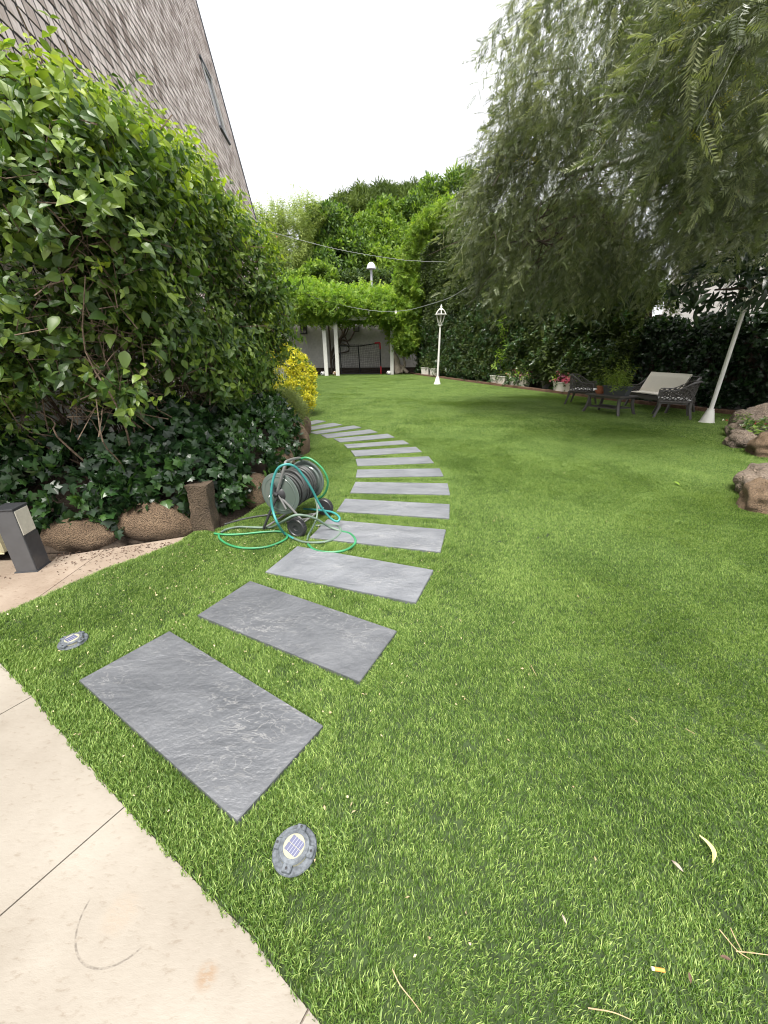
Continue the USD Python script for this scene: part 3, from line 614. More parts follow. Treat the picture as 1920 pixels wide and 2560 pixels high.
sp_young = [(shoot(rng, .22, 4, .075, .046, 'ovate', .25, 1.1, .3, .0016), M['L_shrub_top']) for _ in range(4)]
q, nn = shrub_pt(4700, lambda n: rng.uniform(-.06, .30, n), .05)
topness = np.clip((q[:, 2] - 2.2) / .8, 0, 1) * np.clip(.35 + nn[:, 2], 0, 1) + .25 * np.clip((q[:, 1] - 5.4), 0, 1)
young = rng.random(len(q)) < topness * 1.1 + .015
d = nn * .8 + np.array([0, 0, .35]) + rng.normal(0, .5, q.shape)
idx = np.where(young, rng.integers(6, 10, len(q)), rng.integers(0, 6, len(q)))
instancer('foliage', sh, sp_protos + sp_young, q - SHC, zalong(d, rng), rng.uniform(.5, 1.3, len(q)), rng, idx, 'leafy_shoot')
# the large single leaves on the face one can pick out
q, nn = shrub_pt(1600, lambda n: rng.uniform(-.10, -.01, n)); a_, b_, d_ = project(q)
ok = np.where((a_ > 5) & (a_ < 730) & (b_ > 120) & (b_ < 1230))[0][:300]
for k in ok:
    L = rng.uniform(.055, .135); lf = leaf(L, L * rng.uniform(.5, .66), 'ovate', rng.uniform(.15, .4), rng.uniform(.1, .5))
    dr = nn[k] * .7 + rng.normal(0, .55, 3) + [0, 0, -.25]
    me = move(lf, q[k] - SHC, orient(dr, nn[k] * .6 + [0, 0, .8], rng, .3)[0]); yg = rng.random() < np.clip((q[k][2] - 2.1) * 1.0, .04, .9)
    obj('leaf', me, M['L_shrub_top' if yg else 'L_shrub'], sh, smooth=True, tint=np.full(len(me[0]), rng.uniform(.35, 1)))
# woody stems rising from the bank, and a mass of brown twigs inside
for k in range(12):
    b0 = np.array([rng.uniform(-2.9, -2.1), rng.uniform(3.2, 5.8), .3]); tp = b0 + [rng.uniform(-.5, .45), rng.uniform(-.9, .7), rng.uniform(1.2, 2.)]
    obj('stem', move(tube(spline([b0, (b0 * .65 + tp * .35) + rng.normal(0, .10, 3), (b0 * .3 + tp * .7) + rng.normal(0, .10, 3), tp], 4), np.linspace(.020, .006, 13), 5), -SHC), M['twig'], sh, smooth=True)
tw = []
q, nn = shrub_pt(3400, lambda n: rng.uniform(-.03, .42, n))
for k in range(len(q)):
    d = rng.normal(size=3) * .7 + nn[k] * .5 + [0, 0, .2]; d /= np.linalg.norm(d); l = rng.uniform(.12, .42)
    tw.append(tube([q[k] - d * l, q[k] - d * l * .4 + rng.normal(0, .03, 3), q[k] + rng.normal(0, .02, 3)], [.0045, .0032, .0018], 3, False))
for k in range(130):
    b0 = np.array([rng.uniform(-2.9, -2.0), rng.uniform(3.05, 6.2), rng.uniform(.3, .5)]); e = b0 + [rng.uniform(-.6, .45), rng.uniform(-.8, .6), rng.uniform(.7, 1.5)]
    tw.append(tube(spline([b0, b0 * .65 + e * .35 + rng.normal(0, .09, 3), b0 * .3 + e * .7 + rng.normal(0, .09, 3), e], 3), np.linspace(.008, .003, 10), 4, False))
obj('twigs', move(cat(tw), -SHC), M['twig'], sh, kind='stuff')
q, nn = shrub_pt(1300, lambda n: rng.uniform(.35, .8, n))
instancer('inner_foliage', sh, sp_protos[:3], q - SHC, zalong(rng.normal(size=q.shape), rng), rng.uniform(.8, 1.3, len(q)), rng, None, 'leafy_shoot')

# ================================================================== planted bank with boulders and ivy under the shrub
bank = Polygon([(-5, 2.75), (-2.6, 2.72), (-1.75, 2.98), (-1.42, 3.1), (-1.33, 3.7), (-1.33, 4.3), (-1.4, 5.6), (-1.75, 7.3), (-2.6, 9.6), (-3.6, 11), (-6, 14), (-6, 3)])
gx, gy = np.meshgrid(np.arange(-5, -1.2, .12), np.arange(2.7, 12, .15)); pts = np.c_[gx.ravel(), gy.ravel()]
inside = shapely.contains_xy(bank, pts[:, 0], pts[:, 1]); dist = np.where(inside, shapely.distance(shapely.points(pts), bank.exterior), 0)
z = np.where(inside, np.minimum(.42, dist * 1.1) + .08 * (meshkit.fbm(np.c_[pts * 2, pts[:, :1] * 0], 3, 2) - .3), -.05)
ny_, nx_ = gx.shape; V = np.c_[pts, z]; Fc = []
for i in range(ny_ - 1):
    for j in range(nx_ - 1):
        a = i * nx_ + j
        if max(z[a], z[a + 1], z[a + nx_], z[a + nx_ + 1]) > 0: Fc += [(a, a + 1, a + nx_ + 1), (a, a + nx_ + 1, a + nx_)]
obj('planting_bank', (V, np.array(Fc)), M['earth'], smooth=True, kind='structure', label='raised earth bank under the shrub along the lawn')
bank_h = lambda x, y: np.where(shapely.contains_xy(bank, x, y), np.minimum(.42, shapely.distance(shapely.points(np.c_[x, y]), bank.exterior) * 1.1), 0.)
for k, (c, s_, lb, mt) in enumerate([((-1.97, 2.99, .07), (.35, .16, .215), 'wide speckled granite boulder under the ivy, between bollard and upright stone', 'granite'), ((-2.48, 2.84, .02), (.30, .17, .165), 'low speckled granite boulder just right of the bollard light', 'granite'),
        ((-1.24, 4.55, .12), (.14, .3, .25), 'brown boulder at the foot of the ivy behind the hose reel', 'granite'), ((-1.3, 3.72, .08), (.14, .22, .2), 'shaded brown boulder under ivy left of the hose reel', 'granite'), ((-1.28, 5.75, .15), (.17, .3, .3), 'tall brown boulder edge beside the far ivy, under the grey bush', 'granite'),
        ((-1.55, 7.2, .1), (.2, .34, .28), 'brown boulder below the golden bush, mostly hidden by leaves', 'granite')]):
    t = thing('boulder', lb, 'boulder', c); obj('stone', rock(rng, s_, 40 + k), M[mt], t, smooth=True)
t = thing('standing_stone', 'squared rough granite post standing upright at the lawn corner under the ivy', 'stone', (-1.53, 3.03, 0))
v, f = tm(trimesh.creation.box((.175, .15, .42)).subdivide().subdivide().subdivide()); v = trimesh.Trimesh(v, f, process=False).subdivide(); f = np.array(v.faces); v = np.array(v.vertices); v = v * (1 - .06 * (np.abs(v[:, :1]) / .0875 * np.abs(v[:, 1:2]) / .075) ** 4 * [1, 1, 0]) + (meshkit.fbm(v * 9 + 2, 4, 9)[:, None] - .5) * .045 * np.sign(v) * [1, 1, .5]; v[:, 2] += .20
obj('stone', (v, f), M['granite_dark'], t, smooth=50)

def ivy_plant(name, label, spots, n, mats, size, single=0, rng=rng, grp=None):
    """spots: (x, y, rx, ry, h): mounds that leaves cover"""
    t = thing(name, label, 'ivy', (spots[0][0], spots[0][1], 0)); C = np.array([spots[0][0], spots[0][1], 0])
    pr = [(spray(rng, 7, .10 * size / .07, size, size * .95, 'ivy', .3), m_) for m_ in mats for _ in range(4)]
    blobs = [((x, y, z0), (rx, ry, h)) for x, y, rx, ry, h, z0 in spots]
    q, nn = in_blobs(blobs, n, rng, .8, .75); k = q[:, 2] > .03; q, nn = q[k], nn[k]
    instancer('foliage', t, pr, q - C, zalong(nn + [0, 0, .3] + rng.normal(0, .3, q.shape), rng), rng.uniform(.7, 1.2, len(q)), rng, None, 'leaf_cluster')
    q, nn = in_blobs([(c, np.array(r) * 1.06) for c, r in blobs], single * 6, rng, .96, .9)
    a_, b_, d_ = project(q); ok = np.where((q[:, 2] > .05) & (a_ > 0) & (a_ < 1920) & ((nn * (q - [0, 0, EYE])).sum(1) < 0))[0][:single]
    for i in ok:
        L = size * rng.uniform(.9, 1.5); lf = leaf(L, L * .95, 'ivy', rng.uniform(.1, .35), rng.uniform(.1, .4))
        dn = np.array([nn[i][0] * .3, nn[i][1] * .3, -1.]) + rng.normal(0, .45, 3)
        me = move(lf, q[i] - C, orient(dn, nn[i] + [0, 0, .5], rng, .3)[0])
        obj('leaf', me, mats[i % len(mats)], t, tint=np.full(len(me[0]), rng.uniform(.2, 1)))
    return t
ivy_plant('ivy_patch', 'dark ivy hanging over the boulders under the big shrub', [(-2.0, 3.32, .62, .34, .50, .30), (-2.65, 3.14, .7, .34, .56, .25), (-3.5, 3.2, .7, .5, .6, .2), (-1.65, 3.6, .26, .4, .5, .2), (-2.32, 3.08, .34, .2, .26, .24), (-1.8, 3.2, .22, .18, .26, .24), (-2.95, 2.98, .4, .22, .34, .15), (-2.1, 3.5, .55, .5, .62, .45)], 1450, [M['L_ivy'], M['L_ivy'], M['L_ivy_light']], .075, 150)
ivy_plant('ivy_mound', 'glossy ivy mound between the big shrub and the hose reel', [(-1.55, 4.55, .38, .8, .62, .2), (-1.5, 3.9, .3, .5, .48, .15), (-1.62, 5.5, .38, .7, .68, .2), (-2.0, 4.9, .5, 1.0, .6, .4)], 1100, [M['L_ivy_light'], M['L_ivy_light'], M['L_ivy']], .07, 150)
# golden bush and grey-green bush on the bank
def bush(name, label, catg, blobs, n, protos, trunk=None, base=None, inner=.7, upb=.5, sc=(.7, 1.2), core=None):
    base = np.array(base if base is not None else (*blobs[0][0][:2], 0.)); t = thing(name, label, catg, base)
    q, nn = in_blobs(blobs, n, rng, inner, .7)
    instancer('crown', t, protos, q - base, zalong(nn + [0, 0, upb] + rng.normal(0, .35, q.shape), rng), rng.uniform(*sc, len(q)), rng, None, 'leaf_cluster')
    if trunk: obj('trunk', move(trunk, -base), M['bark'], t, smooth=True)
    return t
gold = [(spray(rng, 16, .11, .055, .026, 'lance', .8), M['L_gold']) for _ in range(5)]
gb = at(722, 965, 9.3)
bush('golden_bush', 'bright yellow-green golden bush beside the far end of the slate steps', 'bush', [((-2.2, 9.5, .80), (.60, .6, .70)), ((-2.6, 9.7, 1.0), (.6, .6, .70)), ((-2.1, 9.3, .5), (.52, .5, .46))], 1200, gold + [((spray(rng, 14, .11, .055, .028, 'lance', .5)), M['L_tree1'])] * 1, tube([(gb[0] - .1, 9.5, .05), (gb[0] - .1, 9.5, .8)], [.05, .02], 6))
grey = [(spray(rng, 22, .13, .07, .009, 'quad', .9), M['L_grey']) for _ in range(5)]
bush('grey_bush', 'fine grey-green bush with needle leaves between ivy and golden bush', 'bush', [((-1.75, 6.8, .42), (.36, .6, .34)), ((-2.05, 6.3, .55), (.36, .5, .36)), ((-1.85, 7.5, .42), (.3, .45, .32))], 1000, grey, tube([(-1.8, 6.9, .1), (-1.8, 6.9, .7)], [.04, .015], 6), sc=(.6, 1.15))

# ------------------------------------------------------------------ bollard light and box on the terrace edge
bo = thing('bollard_light', 'charcoal square bollard light with a cream light panel, lower left', 'bollard light', (-2.497, 2.385, .004), math.radians(7.2))
obj('post', bx(-.064, .064, -.066, .066, 0, .455, .003), M['bollard'], bo)
obj('cap', bx(-.068, .068, -.070, .070, .455, .468, .003), M['bollard_dark'], bo)
obj('side_panel', bx(.0645, .068, -.060, .066, .004, .265, .001), M['bollard_dark'], bo)
obj('light_panel', bx(.0645, .0695, -.060, .058, .275, .448, .002), M['diffuser'], bo)
obj('base_plate', bx(-.075, .075, -.075, .075, -.002, .006, .002), M['bollard_dark'], bo)
p = G(12, 1383); bxt = thing('wall_box', 'small cream plastic box with a screw, behind the bollard at the left edge', 'box', (p[0] - .09, p[1] + .02, .004), .15)
obj('housing', bx(-.1, .1, -.06, .06, 0, .17, .012), M['cream_box'], bxt)
obj('screw', lathe([(0, .004), (.006, .003), (.007, 0)], 10, (0, -1, 0), (.075, -.061, .03)), M['iron'], bxt)
obj('rim', cat(bx(-.106, .106, -.066, -.058, -.0, .012, .003), bx(-.106, .106, -.066, -.058, .16, .176, .003)), M['cream_box'], bxt)

# ------------------------------------------------------------------ solar lights
def solar(loc, rot, label):
    t = thing('solar_light', label, 'solar light', (*loc, .012), rot)
    obj('flange', lathe([(0, 0), (.0655, 0), (.0665, .004), (.064, .008), (.045, .0095), (.0445, .0075)], 48), M['solar_body'], t, smooth=35)
    obj('lens_band', lathe([(.0445, .004), (.0445, .019)], 40), M['solar_cream'], t, smooth=True)
    obj('housing', lathe([(.0455, .018), (.0465, .021), (.044, .0245), (.0335, .0255), (.0325, .0245), (0, .0245)], 48), M['solar_body'], t, smooth=35)
    for k in range(4):
        a = k * PI / 2 + .35; arm = move(cat(bx(.040, .062, -.0145, .0145, .006, .0215, .003)), (0, 0, 0), rz(a)); obj('bracket', arm, M['solar_body'], t)
        obj('screw', move(lathe([(0, .0235), (.0035, .023), (.004, .0205)], 10), (.054 * math.cos(a), .054 * math.sin(a), 0)), M['iron'], t)
    obj('cover', lathe([(0, .0258), (.031, .0258), (.0325, .0245)], 40), M['solar_cream'], t)
    for k, (x0, x1) in enumerate(((-.021, -.0008), (.0008, .021))):
        cl = prism(Point(0, 0).buffer(.030).intersection(sbox(x0, -.026, x1, .020)), .0259, .0268); obj('solar_cell', cl, M['solar_cell'], t)
    obj('cell_wires', cat([bx(-.021, .021, y - .0003, y + .0003, .0268, .0271) for y in (-.018, -.009, 0., .009)]), M['solar_line'], t)
    return t
solar(G(738, 2132)[:2], 1.0, 'round solar ground light with a square cell, nearest, bottom of the lawn')
solar(G(185, 1609)[:2], -.5, 'round solar ground light left of the largest slab, by the lawn corner')

# ------------------------------------------------------------------ hose reel
O = np.array([-.63, 3.08, 0]); ax = np.array([.35, .937, 0]); ax /= np.linalg.norm(ax); bl = np.array([-ax[1], ax[0], 0]); uz = np.array([0, 0, 1.])
hr = thing('hose_reel', 'wheeled hose reel with smoky discs and dark hose wound on it', 'hose reel', O)
A0, A1 = np.array([-.86, 3.03, .315]) - O, np.array([-.72, 3.40, .315]) - O; axd = (A1 - A0) / np.linalg.norm(A1 - A0); LD = np.linalg.norm(A1 - A0)
disc = [(.05, .0), (.078, .002), (.085, .016), (.1, .02), (.112, .008), (.128, .006), (.138, .018), (.15, .02), (.160, .006), (.172, .002), (.181, .006), (.183, .012), (.178, .016), (.165, .016), (.05, .026)]
obj('disc', lathe([(r, -z) for r, z in disc], 48, axd, A0), M['reel'], hr, smooth=40)
obj('disc', lathe([(r, z) for r, z in disc], 48, axd, A1), M['reel'], hr, smooth=40)
obj('hub', lathe([(0, -.05), (.03, -.05), (.055, -.035), (.072, -.012), (.072, .01), (.05, .02)], 32, axd, A0), M['reel_black'], hr, smooth=35)
obj('hub', lathe([(0, .05), (.05, .04), (.07, .012), (.07, -.01)], 32, axd, A1), M['reel_black'], hr, smooth=35)
obj('drum', lathe([(.08, 0.01), (.08, LD - .01)], 32, axd, A0), M['reel_black'], hr, smooth=True)
coil = []; e1 = np.cross(axd, uz); e1 /= np.linalg.norm(e1); e2 = np.cross(axd, e1)
for lay, rr in enumerate((.10, .123, .146)):
    n = 15 - lay * 2
    for k in range(n):
        th = np.linspace(0, 2 * PI, 33); off = .035 + (LD - .07) * (k + .5) / n + rng.normal(0, .004); r_ = rr + rng.normal(0, .004) + .006 * np.sin(th * rng.integers(1, 3) + rng.uniform(0, 6))
        coil.append(tube(A0 + axd * off + axd * (.012 * np.sin(th + k))[:, None] + r_[:, None] * (np.cos(th)[:, None] * e1 + np.sin(th)[:, None] * e2), .0105, 6, False))
obj('wound_hose', cat(coil), M['hose_black'], hr, smooth=True)
W0, W1 = O * 0 + ax * -.235 + [0, 0, .082], ax * .235 + [0, 0, .082]
for c_, sg in ((W0, -1), (W1, 1)):
    w = obj('wheel', lathe([(0, .012), (.02, .012), (.024, .02), (.058, .02), (.064, .026), (.074, .026), (.08, .018), (.08, -.018), (.074, -.024), (0, -.02)], 36, ax * sg, c_), M['reel_black'], hr, smooth=35)
    tr = []
    for k in range(24):
        a = k * 2 * PI / 24; dd_ = math.cos(a) * bl + math.sin(a) * uz; tr.append(bar(c_ + dd_ * .081 - ax * .016, c_ + dd_ * .081 + ax * .016, .008, .005, dd_))
    obj('tread', cat(tr), M['reel_black'], w)
obj('axle', tube([W0, W1], .008, 8), M['reel_metal'], hr, smooth=True)
fr0, fr1 = A0 - axd * .04, A1 + axd * .04
def leg(p, q_, r=.011): return tube(spline([p, (p + q_) / 2 + uz * .01, q_], 4), r, 8)
foot0, foot1 = np.array([-1.03, 2.98, .012]) - O, np.array([-.86, 3.46, .012]) - O
obj('frame_leg', leg(fr0, W0 * .8 + W1 * .2 + uz * .01), M['reel_metal'], hr, smooth=True); obj('frame_leg', leg(fr1, W1 * .8 + W0 * .2 + uz * .01), M['reel_metal'], hr, smooth=True)
obj('frame_leg', leg(fr0, foot0), M['reel_black'], hr, smooth=True); obj('frame_leg', leg(fr1, foot1), M['reel_black'], hr, smooth=True)
obj('foot_bar', tube([foot0, foot1], .011, 8), M['reel_metal'], hr, smooth=True)
k0, k1 = W0 * .62 + W1 * .38, W1 * .62 + W0 * .38
obj('brace', tube([k0 + uz * .004, k0 + bl * .22 + uz * -.06], .009, 8), M['reel_metal'], hr, smooth=True); obj('brace', tube([k1 + uz * .004, k1 + bl * .22 + uz * -.06], .009, 8), M['reel_metal'], hr, smooth=True)
ht0, ht1 = at(712, 1165, 2.98) - O, at(752, 1146, 3.42) - O
obj('handle', tube(spline([fr0 + uz * .03, fr0 * .4 + ht0 * .6 - axd * .01, ht0, ht0 * .85 + ht1 * .15 + uz * .03, ht1, ht1 + (fr1 - ht1) * .5, fr1], 6), .012, 8), M['reel_metal'], hr, smooth=True)
obj('elbow', tube(spline([A0 - axd * .05, A0 - axd * .06 + uz * .03 + bl * .03, A0 - axd * .05 + uz * .10 + bl * .035], 5), [.016] * 6 + [.018] * 5, 10), M['reel_black'], hr, smooth=True)
obj('crank', cat(tube([A0 - axd * .045 - bl * .01, A0 - axd * .055 - bl * .075 - uz * .11], .009, 8)), M['reel_metal'], hr, smooth=True)
obj('connector', lathe([(.008, 0), (.013, .004), (.015, .02), (.013, .034), (.009, .036)], 14, (-.2, -.75, -.3), A0 - axd * .055 + bl * .05 - uz * .0), M['white_nylon'], hr, smooth=40)
obj('tag', move(bx(-.012, .012, -.002, .002, -.012, .012, .001), A0 - axd * .016 + e1 * -.0 - bl * .09 + uz * .045, basis(bl, axd, uz)), M['white_nylon'], hr)

# the loose hoses: (x, y in the survey crop, depth or None when lying on the grass)
def hosepath(pts, z=.02):
    out = []
    for x, y, dp in pts:
        px, py = 540 + x * .217, 1120 + y * .217
        out.append(G(px, py, z if dp is None else 0) if dp is None else at(px, py, dp))
    return out
def hose(label, pts, mt, r=.0098):
    P = hosepath(pts); t = thing('garden_hose', label, 'hose', (*P[0][:2], 0))
    path = spline(P, 9); path[:, 2] = np.maximum(path[:, 2], .016)
    obj('tube', move(tube(path, r, 9), -np.array([*P[0][:2], 0])), M[mt], t, smooth=True); return t, path
h, pa = hose('teal hose looping over the front of the hose reel down to a grass end', [(1010, 700, 3.35), (1180, 715, 3.2), (1320, 735, 3.13), (1395, 770, 3.06), (1425, 815, 3.0), (1390, 845, 2.98), (1310, 800, 2.98), (1200, 660, 2.96), (1090, 450, 2.92), (970, 275, 2.89), (890, 205, 2.86), (800, 190, 2.84), (710, 240, 2.83), (655, 380, 2.82), (635, 560, 2.81), (655, 720, 2.80), (710, 870, 2.76), (790, 985, None), (900, 1045, None)], 'hose_teal')
hose('grey-green hose ring on the grass in front of the reel wheel', [(900, 1045, None), (1000, 1080, None), (1120, 1090, None), (1270, 1078, None), (1380, 1035, None), (1440, 955, None), (1400, 900, None), (1290, 888, None), (1150, 895, None)], 'hose_grey')
hose('bright green hose end lying over the left end of a slate slab', [(1440, 960, None), (1540, 985, None), (1598, 1040, None), (1600, 1100, None), (1520, 1165, None), (1390, 1198, None), (1230, 1195, None), (1120, 1165, None), (1060, 1110, None)], 'hose_green')
hose('dusty hose arching over the reel wheel and trailing left on the grass', [(1430, 955, None), (1300, 905, 2.93), (1150, 815, 2.85), (1010, 775, 2.82), (890, 780, 2.82), (770, 845, 2.86), (630, 915, None), (450, 915, None), (260, 910, None), (130, 935, None), (60, 970, None)], 'hose_grey')
hose('green hose ring lying on the grass left of the reel', [(30, 990, None), (45, 1045, None), (130, 1105, None), (260, 1145, None), (420, 1155, None), (600, 1135, None), (760, 1075, None), (822, 1025, None), (790, 975, None), (690, 960, None), (520, 970, None), (320, 990, None), (120, 998, None), (-20, 985, None)], 'hose_green', .0088)
hose('green hose arc standing out behind the right disc of the reel', [(960, 130, 3.4), (1040, 112, 3.38), (1130, 150, 3.36), (1230, 245, 3.34), (1285, 360, 3.34), (1280, 460, 3.35), (1235, 545, 3.36), (1165, 590, 3.36)], 'hose_green')
hose('thin grey hose dropping from the drum beside the reel wheel', [(1140, 570, 3.2), (1165, 680, 3.0), (1160, 800, 2.9), (1110, 920, 2.86), (1065, 1000, None), (1050, 1060, None)], 'hose_grey', .0075)
hose('black supply hose running from the ivy to the hose reel', [(100, 880, None), (250, 835, None), (430, 795, None), (620, 768, None), (760, 750, 3.2)], 'hose_black', .0085)

# ------------------------------------------------------------------ rock beds on the right edge
def bed(name, label, poly, h):
    P = Polygon(poly); obj(name, prism(P, -.02, h), M['earth'], kind='structure', label=label)
bed('flower_bed', 'raised earth bed behind the boulders at the right edge', [(6.5, 7.1), (6.0, 6.5), (5.6, 5.9), (5.5, 5.4), (6.4, 5.0), (9, 5.2), (9, 7.4)], .14)
RK = [((6.43, 6.97, .14), (.23, .2, .25), 'tall pointed weathered boulder, rearmost of the right-hand rock edging', 'granite_grey'), ((7.0, 7.25, .14), (.40, .22, .3), 'broad boulder behind the flowers at the right edge', 'granite_grey'), ((6.08, 6.55, .1), (.25, .18, .19), 'grey ridged boulder in the middle of the rock edging', 'granite_grey'),
      ((5.55, 5.9, .08), (.22, .19, .19), 'knobbly pale boulder in front of the rock edging', 'granite_grey'), ((5.46, 5.36, .08), (.28, .25, .24), 'smooth tan boulder cut by the right edge of the picture, by the flowers', 'granite'),
      ((3.98, 3.86, .06), (.38, .19, .22), 'slanting grey boulder at the right edge, farther of the near pair', 'granite_grey'), ((3.63, 3.4, .06), (.24, .2, .23), 'reddish boulder at the right edge, nearest of all the rocks', 'granite')]
for k, (c, s_, lb, mt) in enumerate(RK):
    t = thing('boulder', lb, 'boulder', c, [.7, .2, .5, .1, .3, .75, .5][k]); obj('stone', rock(rng, s_, 60 + k, .5, 4), M[mt], t, smooth=True)
lf = [(shoot(rng, .18, 4, .14, .05, 'lance', .3, 1., .2, .003), M['L_shrub']) for _ in range(3)]
fr_ = [(spray(rng, 9, .05, .028, .02, 'quad', .8), M['F_red']) for _ in range(2)]; fw = [(spray(rng, 7, .04, .03, .024, 'quad', .8), M['F_white']) for _ in range(2)]
for nm, lb, c, n, pr in (('green_plant', 'leafy green bedding plant among the right-hand boulders', (6.05, 6.12, .12), 16, lf), ('red_flowers', 'small red and dark flowers between the boulders', (6.3, 6.62, .14), 34, fr_ + lf[:1]), ('white_flowers', 'small white flowers behind the front boulder of the rock edging', (5.98, 6.36, .16), 14, fw + lf[:1])):
    t = thing(nm, lb, 'plant', c); q = rng.normal(0, [.17, .16, .03], (n, 3)); q[:, 2] = abs(q[:, 2]) + .05 * (pr is not lf)
    instancer('foliage', t, pr, q, zalong([0, 0, 1.] + rng.normal(0, .4, q.shape), rng), rng.uniform(.5, .95, n), rng, None, 'sprig', kind=None)

# ------------------------------------------------------------------ garden furniture
def shell(width, depth, seat, arm, back, rad, n=26):
    """the wrap-round rim of a resin armchair: plan points from the left arm's front round the back to the right arm's front, with rim heights"""
    w, d = width / 2, depth
    plan = [(d * .5, w)] + [(x, w) for x in np.linspace(d * .3, -d * .5 + rad, 6)] + [(-d * .5 + rad - rad * math.sin(a), w - rad + rad * math.cos(a)) for a in np.linspace(.2, PI / 2, 6)]
    plan = plan + [(x, -y) for x, y in plan[::-1]]
    P = np.array(plan); l = np.r_[0, np.cumsum(np.linalg.norm(np.diff(P, axis=0), axis=1))]; u = np.linspace(0, l[-1], n)
    P = np.c_[np.interp(u, l, P[:, 0]), np.interp(u, l, P[:, 1])]; t = (d * .5 - P[:, 0]) / d
    s_ = np.clip((t - .35) / .6, 0, 1); rim = arm + (back - arm) * s_ * s_ * (3 - 2 * s_) - .02 * np.clip(.2 - t, 0, 1)
    return P, rim, u
def armchair(t, width, depth, seat=.38, arm=.60, back=.80, rad=.22):
    P, rim, u = shell(width, depth, seat, arm, back, rad, 40)
    lean = lambda z: 1 + .16 * np.clip((z - seat) / .42, 0, 1)
    def pt(uu, v):
        x, y, r_ = np.interp(uu, u, P[:, 0]), np.interp(uu, u, P[:, 1]), np.interp(uu, u, rim); z = seat - .02 + (r_ - seat) * v
        k = lean(z); return np.array([x * (k if x < 0 else 1), y * (.5 + .5 * k), z])
    top = np.array([pt(a, 1.) for a in u]); V, Fc = [], []
    for i, p in enumerate(top):
        nx = np.gradient(top, axis=0)[i]; o_ = np.array([nx[1], -nx[0], 0]); o_ /= max(np.linalg.norm(o_), 1e-6); wd = .028 + .02 * (abs(p[1]) < width * .45)
        V += [p - o_ * wd + [0, 0, .0], p - o_ * wd * .9 + [0, 0, .018], p + o_ * wd * .9 + [0, 0, .018], p + o_ * wd]
    for i in range(len(top) - 1):
        for j in range(4): a, b = 4 * i + j, 4 * i + (j + 1) % 4; Fc += [(a, b, b + 4), (a, b + 4, a + 4)]
    Fc += [(0, 1, 2), (0, 2, 3), (len(V) - 4, len(V) - 2, len(V) - 3), (len(V) - 4, len(V) - 1, len(V) - 2)]
    obj('rim', (np.array(V), np.array(Fc)), M['resin'], t, smooth=40)
    lat, band = [], []; step = .098; U = u[-1]
    def strip(u0, v0, u1, v1, n=7):
        q = [pt(np.clip(a, 0, U), b) for a, b in zip(np.linspace(u0, u1, n), np.linspace(v0, v1, n))]
        return tube(q, .0115, 4, False)
    H = .36
    for k in np.arange(-H, U + H, step):
        for sg in (1, -1):
            a, b = k, k + sg * H; ts = np.linspace(0, 1, 13); uu = a + (b - a) * ts; ok = (uu >= 0) & (uu <= U)
            if ok.sum() > 1: lat.append(strip(uu[ok][0], ts[ok][0], uu[ok][-1], ts[ok][-1]))
    obj('lattice', cat(lat), M['resin'], t)
    obj('lower_band', tube([pt(a, .03) for a in u], .024, 6), M['resin'], t, smooth=True)
    for e in (0, U): obj('arm_front', bar(pt(e, 1.) - [0, 0, .01], pt(e, 0.) - [0, 0, .03], .05, .035, (1, 0, 0)), M['resin'], t)
    w, d = width / 2, depth
    obj('seat', prism(Polygon([(d * .5, w - .01), (d * .5, -w + .01), (-d * .35, -w + .02), (-d * .5, -w + .14), (-d * .5, w - .14), (-d * .35, w - .02)]), seat - .06, seat - .02), M['resin'], t)
    obj('apron', bx(d * .5 - .03, d * .5, -w + .02, w - .02, seat - .12, seat - .03, .006), M['resin'], t)
    for sx, sy in ((1, 1), (1, -1), (-1, 1), (-1, -1)):
        a = np.array([sx * d * .45, sy * (w - .04), seat - .03]); b = np.array([sx * d * .56, sy * (w - .01), 0.]); k = np.array([sx * d * .46, sy * (w - .035), .22])
        obj('leg', cat(bar(k, a + [0, 0, .02], .055, .05, (1, 0, 0)), bar(b, k + [0, 0, .01], .042, .042, (1, 0, 0))), M['resin'], t)
def cushion(x0, x1, y0, y1, z0, z1, sag=.02):
    n = 9; X, Y = np.linspace(x0, x1, n), np.linspace(y0, y1, n); V = []
    for top in (1, 0):
        for x in X:
            for y in Y:
                e = min(x - x0, x1 - x, y - y0, y1 - y) / (.5 * min(x1 - x0, y1 - y0)); k = min(1, max(0, e * 2.2)) ** .5; zc, h = (z0 + z1) / 2, (z1 - z0) / 2
                V.append((x, y, zc + (h if top else -h) * (.3 + .7 * k)))
    Fc = []
    for o_ in (0, n * n):
        for i in range(n - 1):
            for j in range(n - 1):
                a = o_ + i * n + j; q = [(a, a + n, a + n + 1), (a, a + n + 1, a + 1)]; Fc += q if o_ == 0 else [f[::-1] for f in q]
    edge = [i * n for i in range(n)] + [(n - 1) * n + j for j in range(1, n)] + [i * n + n - 1 for i in range(n - 2, -1, -1)] + [j for j in range(n - 2, 0, -1)]
    for a, b in zip(edge, edge[1:] + edge[:1]): Fc += [(a, b, b + n * n), (a, b + n * n, a + n * n)]
    return np.array(V), np.array(Fc)
cl_ = thing('armchair', 'brown resin lattice armchair left of the low table', 'armchair', (5.52, 11.1, 0), math.atan2(-.62, .78), 'lattice garden armchairs')
armchair(cl_, .66, .60)
obj('seat_cushion', cushion(-.26, .31, -.27, .27, .375, .44), M['cushion_white'], thing('seat_cushion', 'white cushion on the left armchair', 'cushion', (5.52, 11.1, 0), math.atan2(-.62, .78)), smooth=True)
cr_ = thing('armchair', 'brown resin lattice armchair beside the leaning lamp post, seen from its side', 'armchair', (6.45, 8.78, 0), math.atan2(.52, -.85), 'lattice garden armchairs')
armchair(cr_, .62, .60, .37, .60, .78)
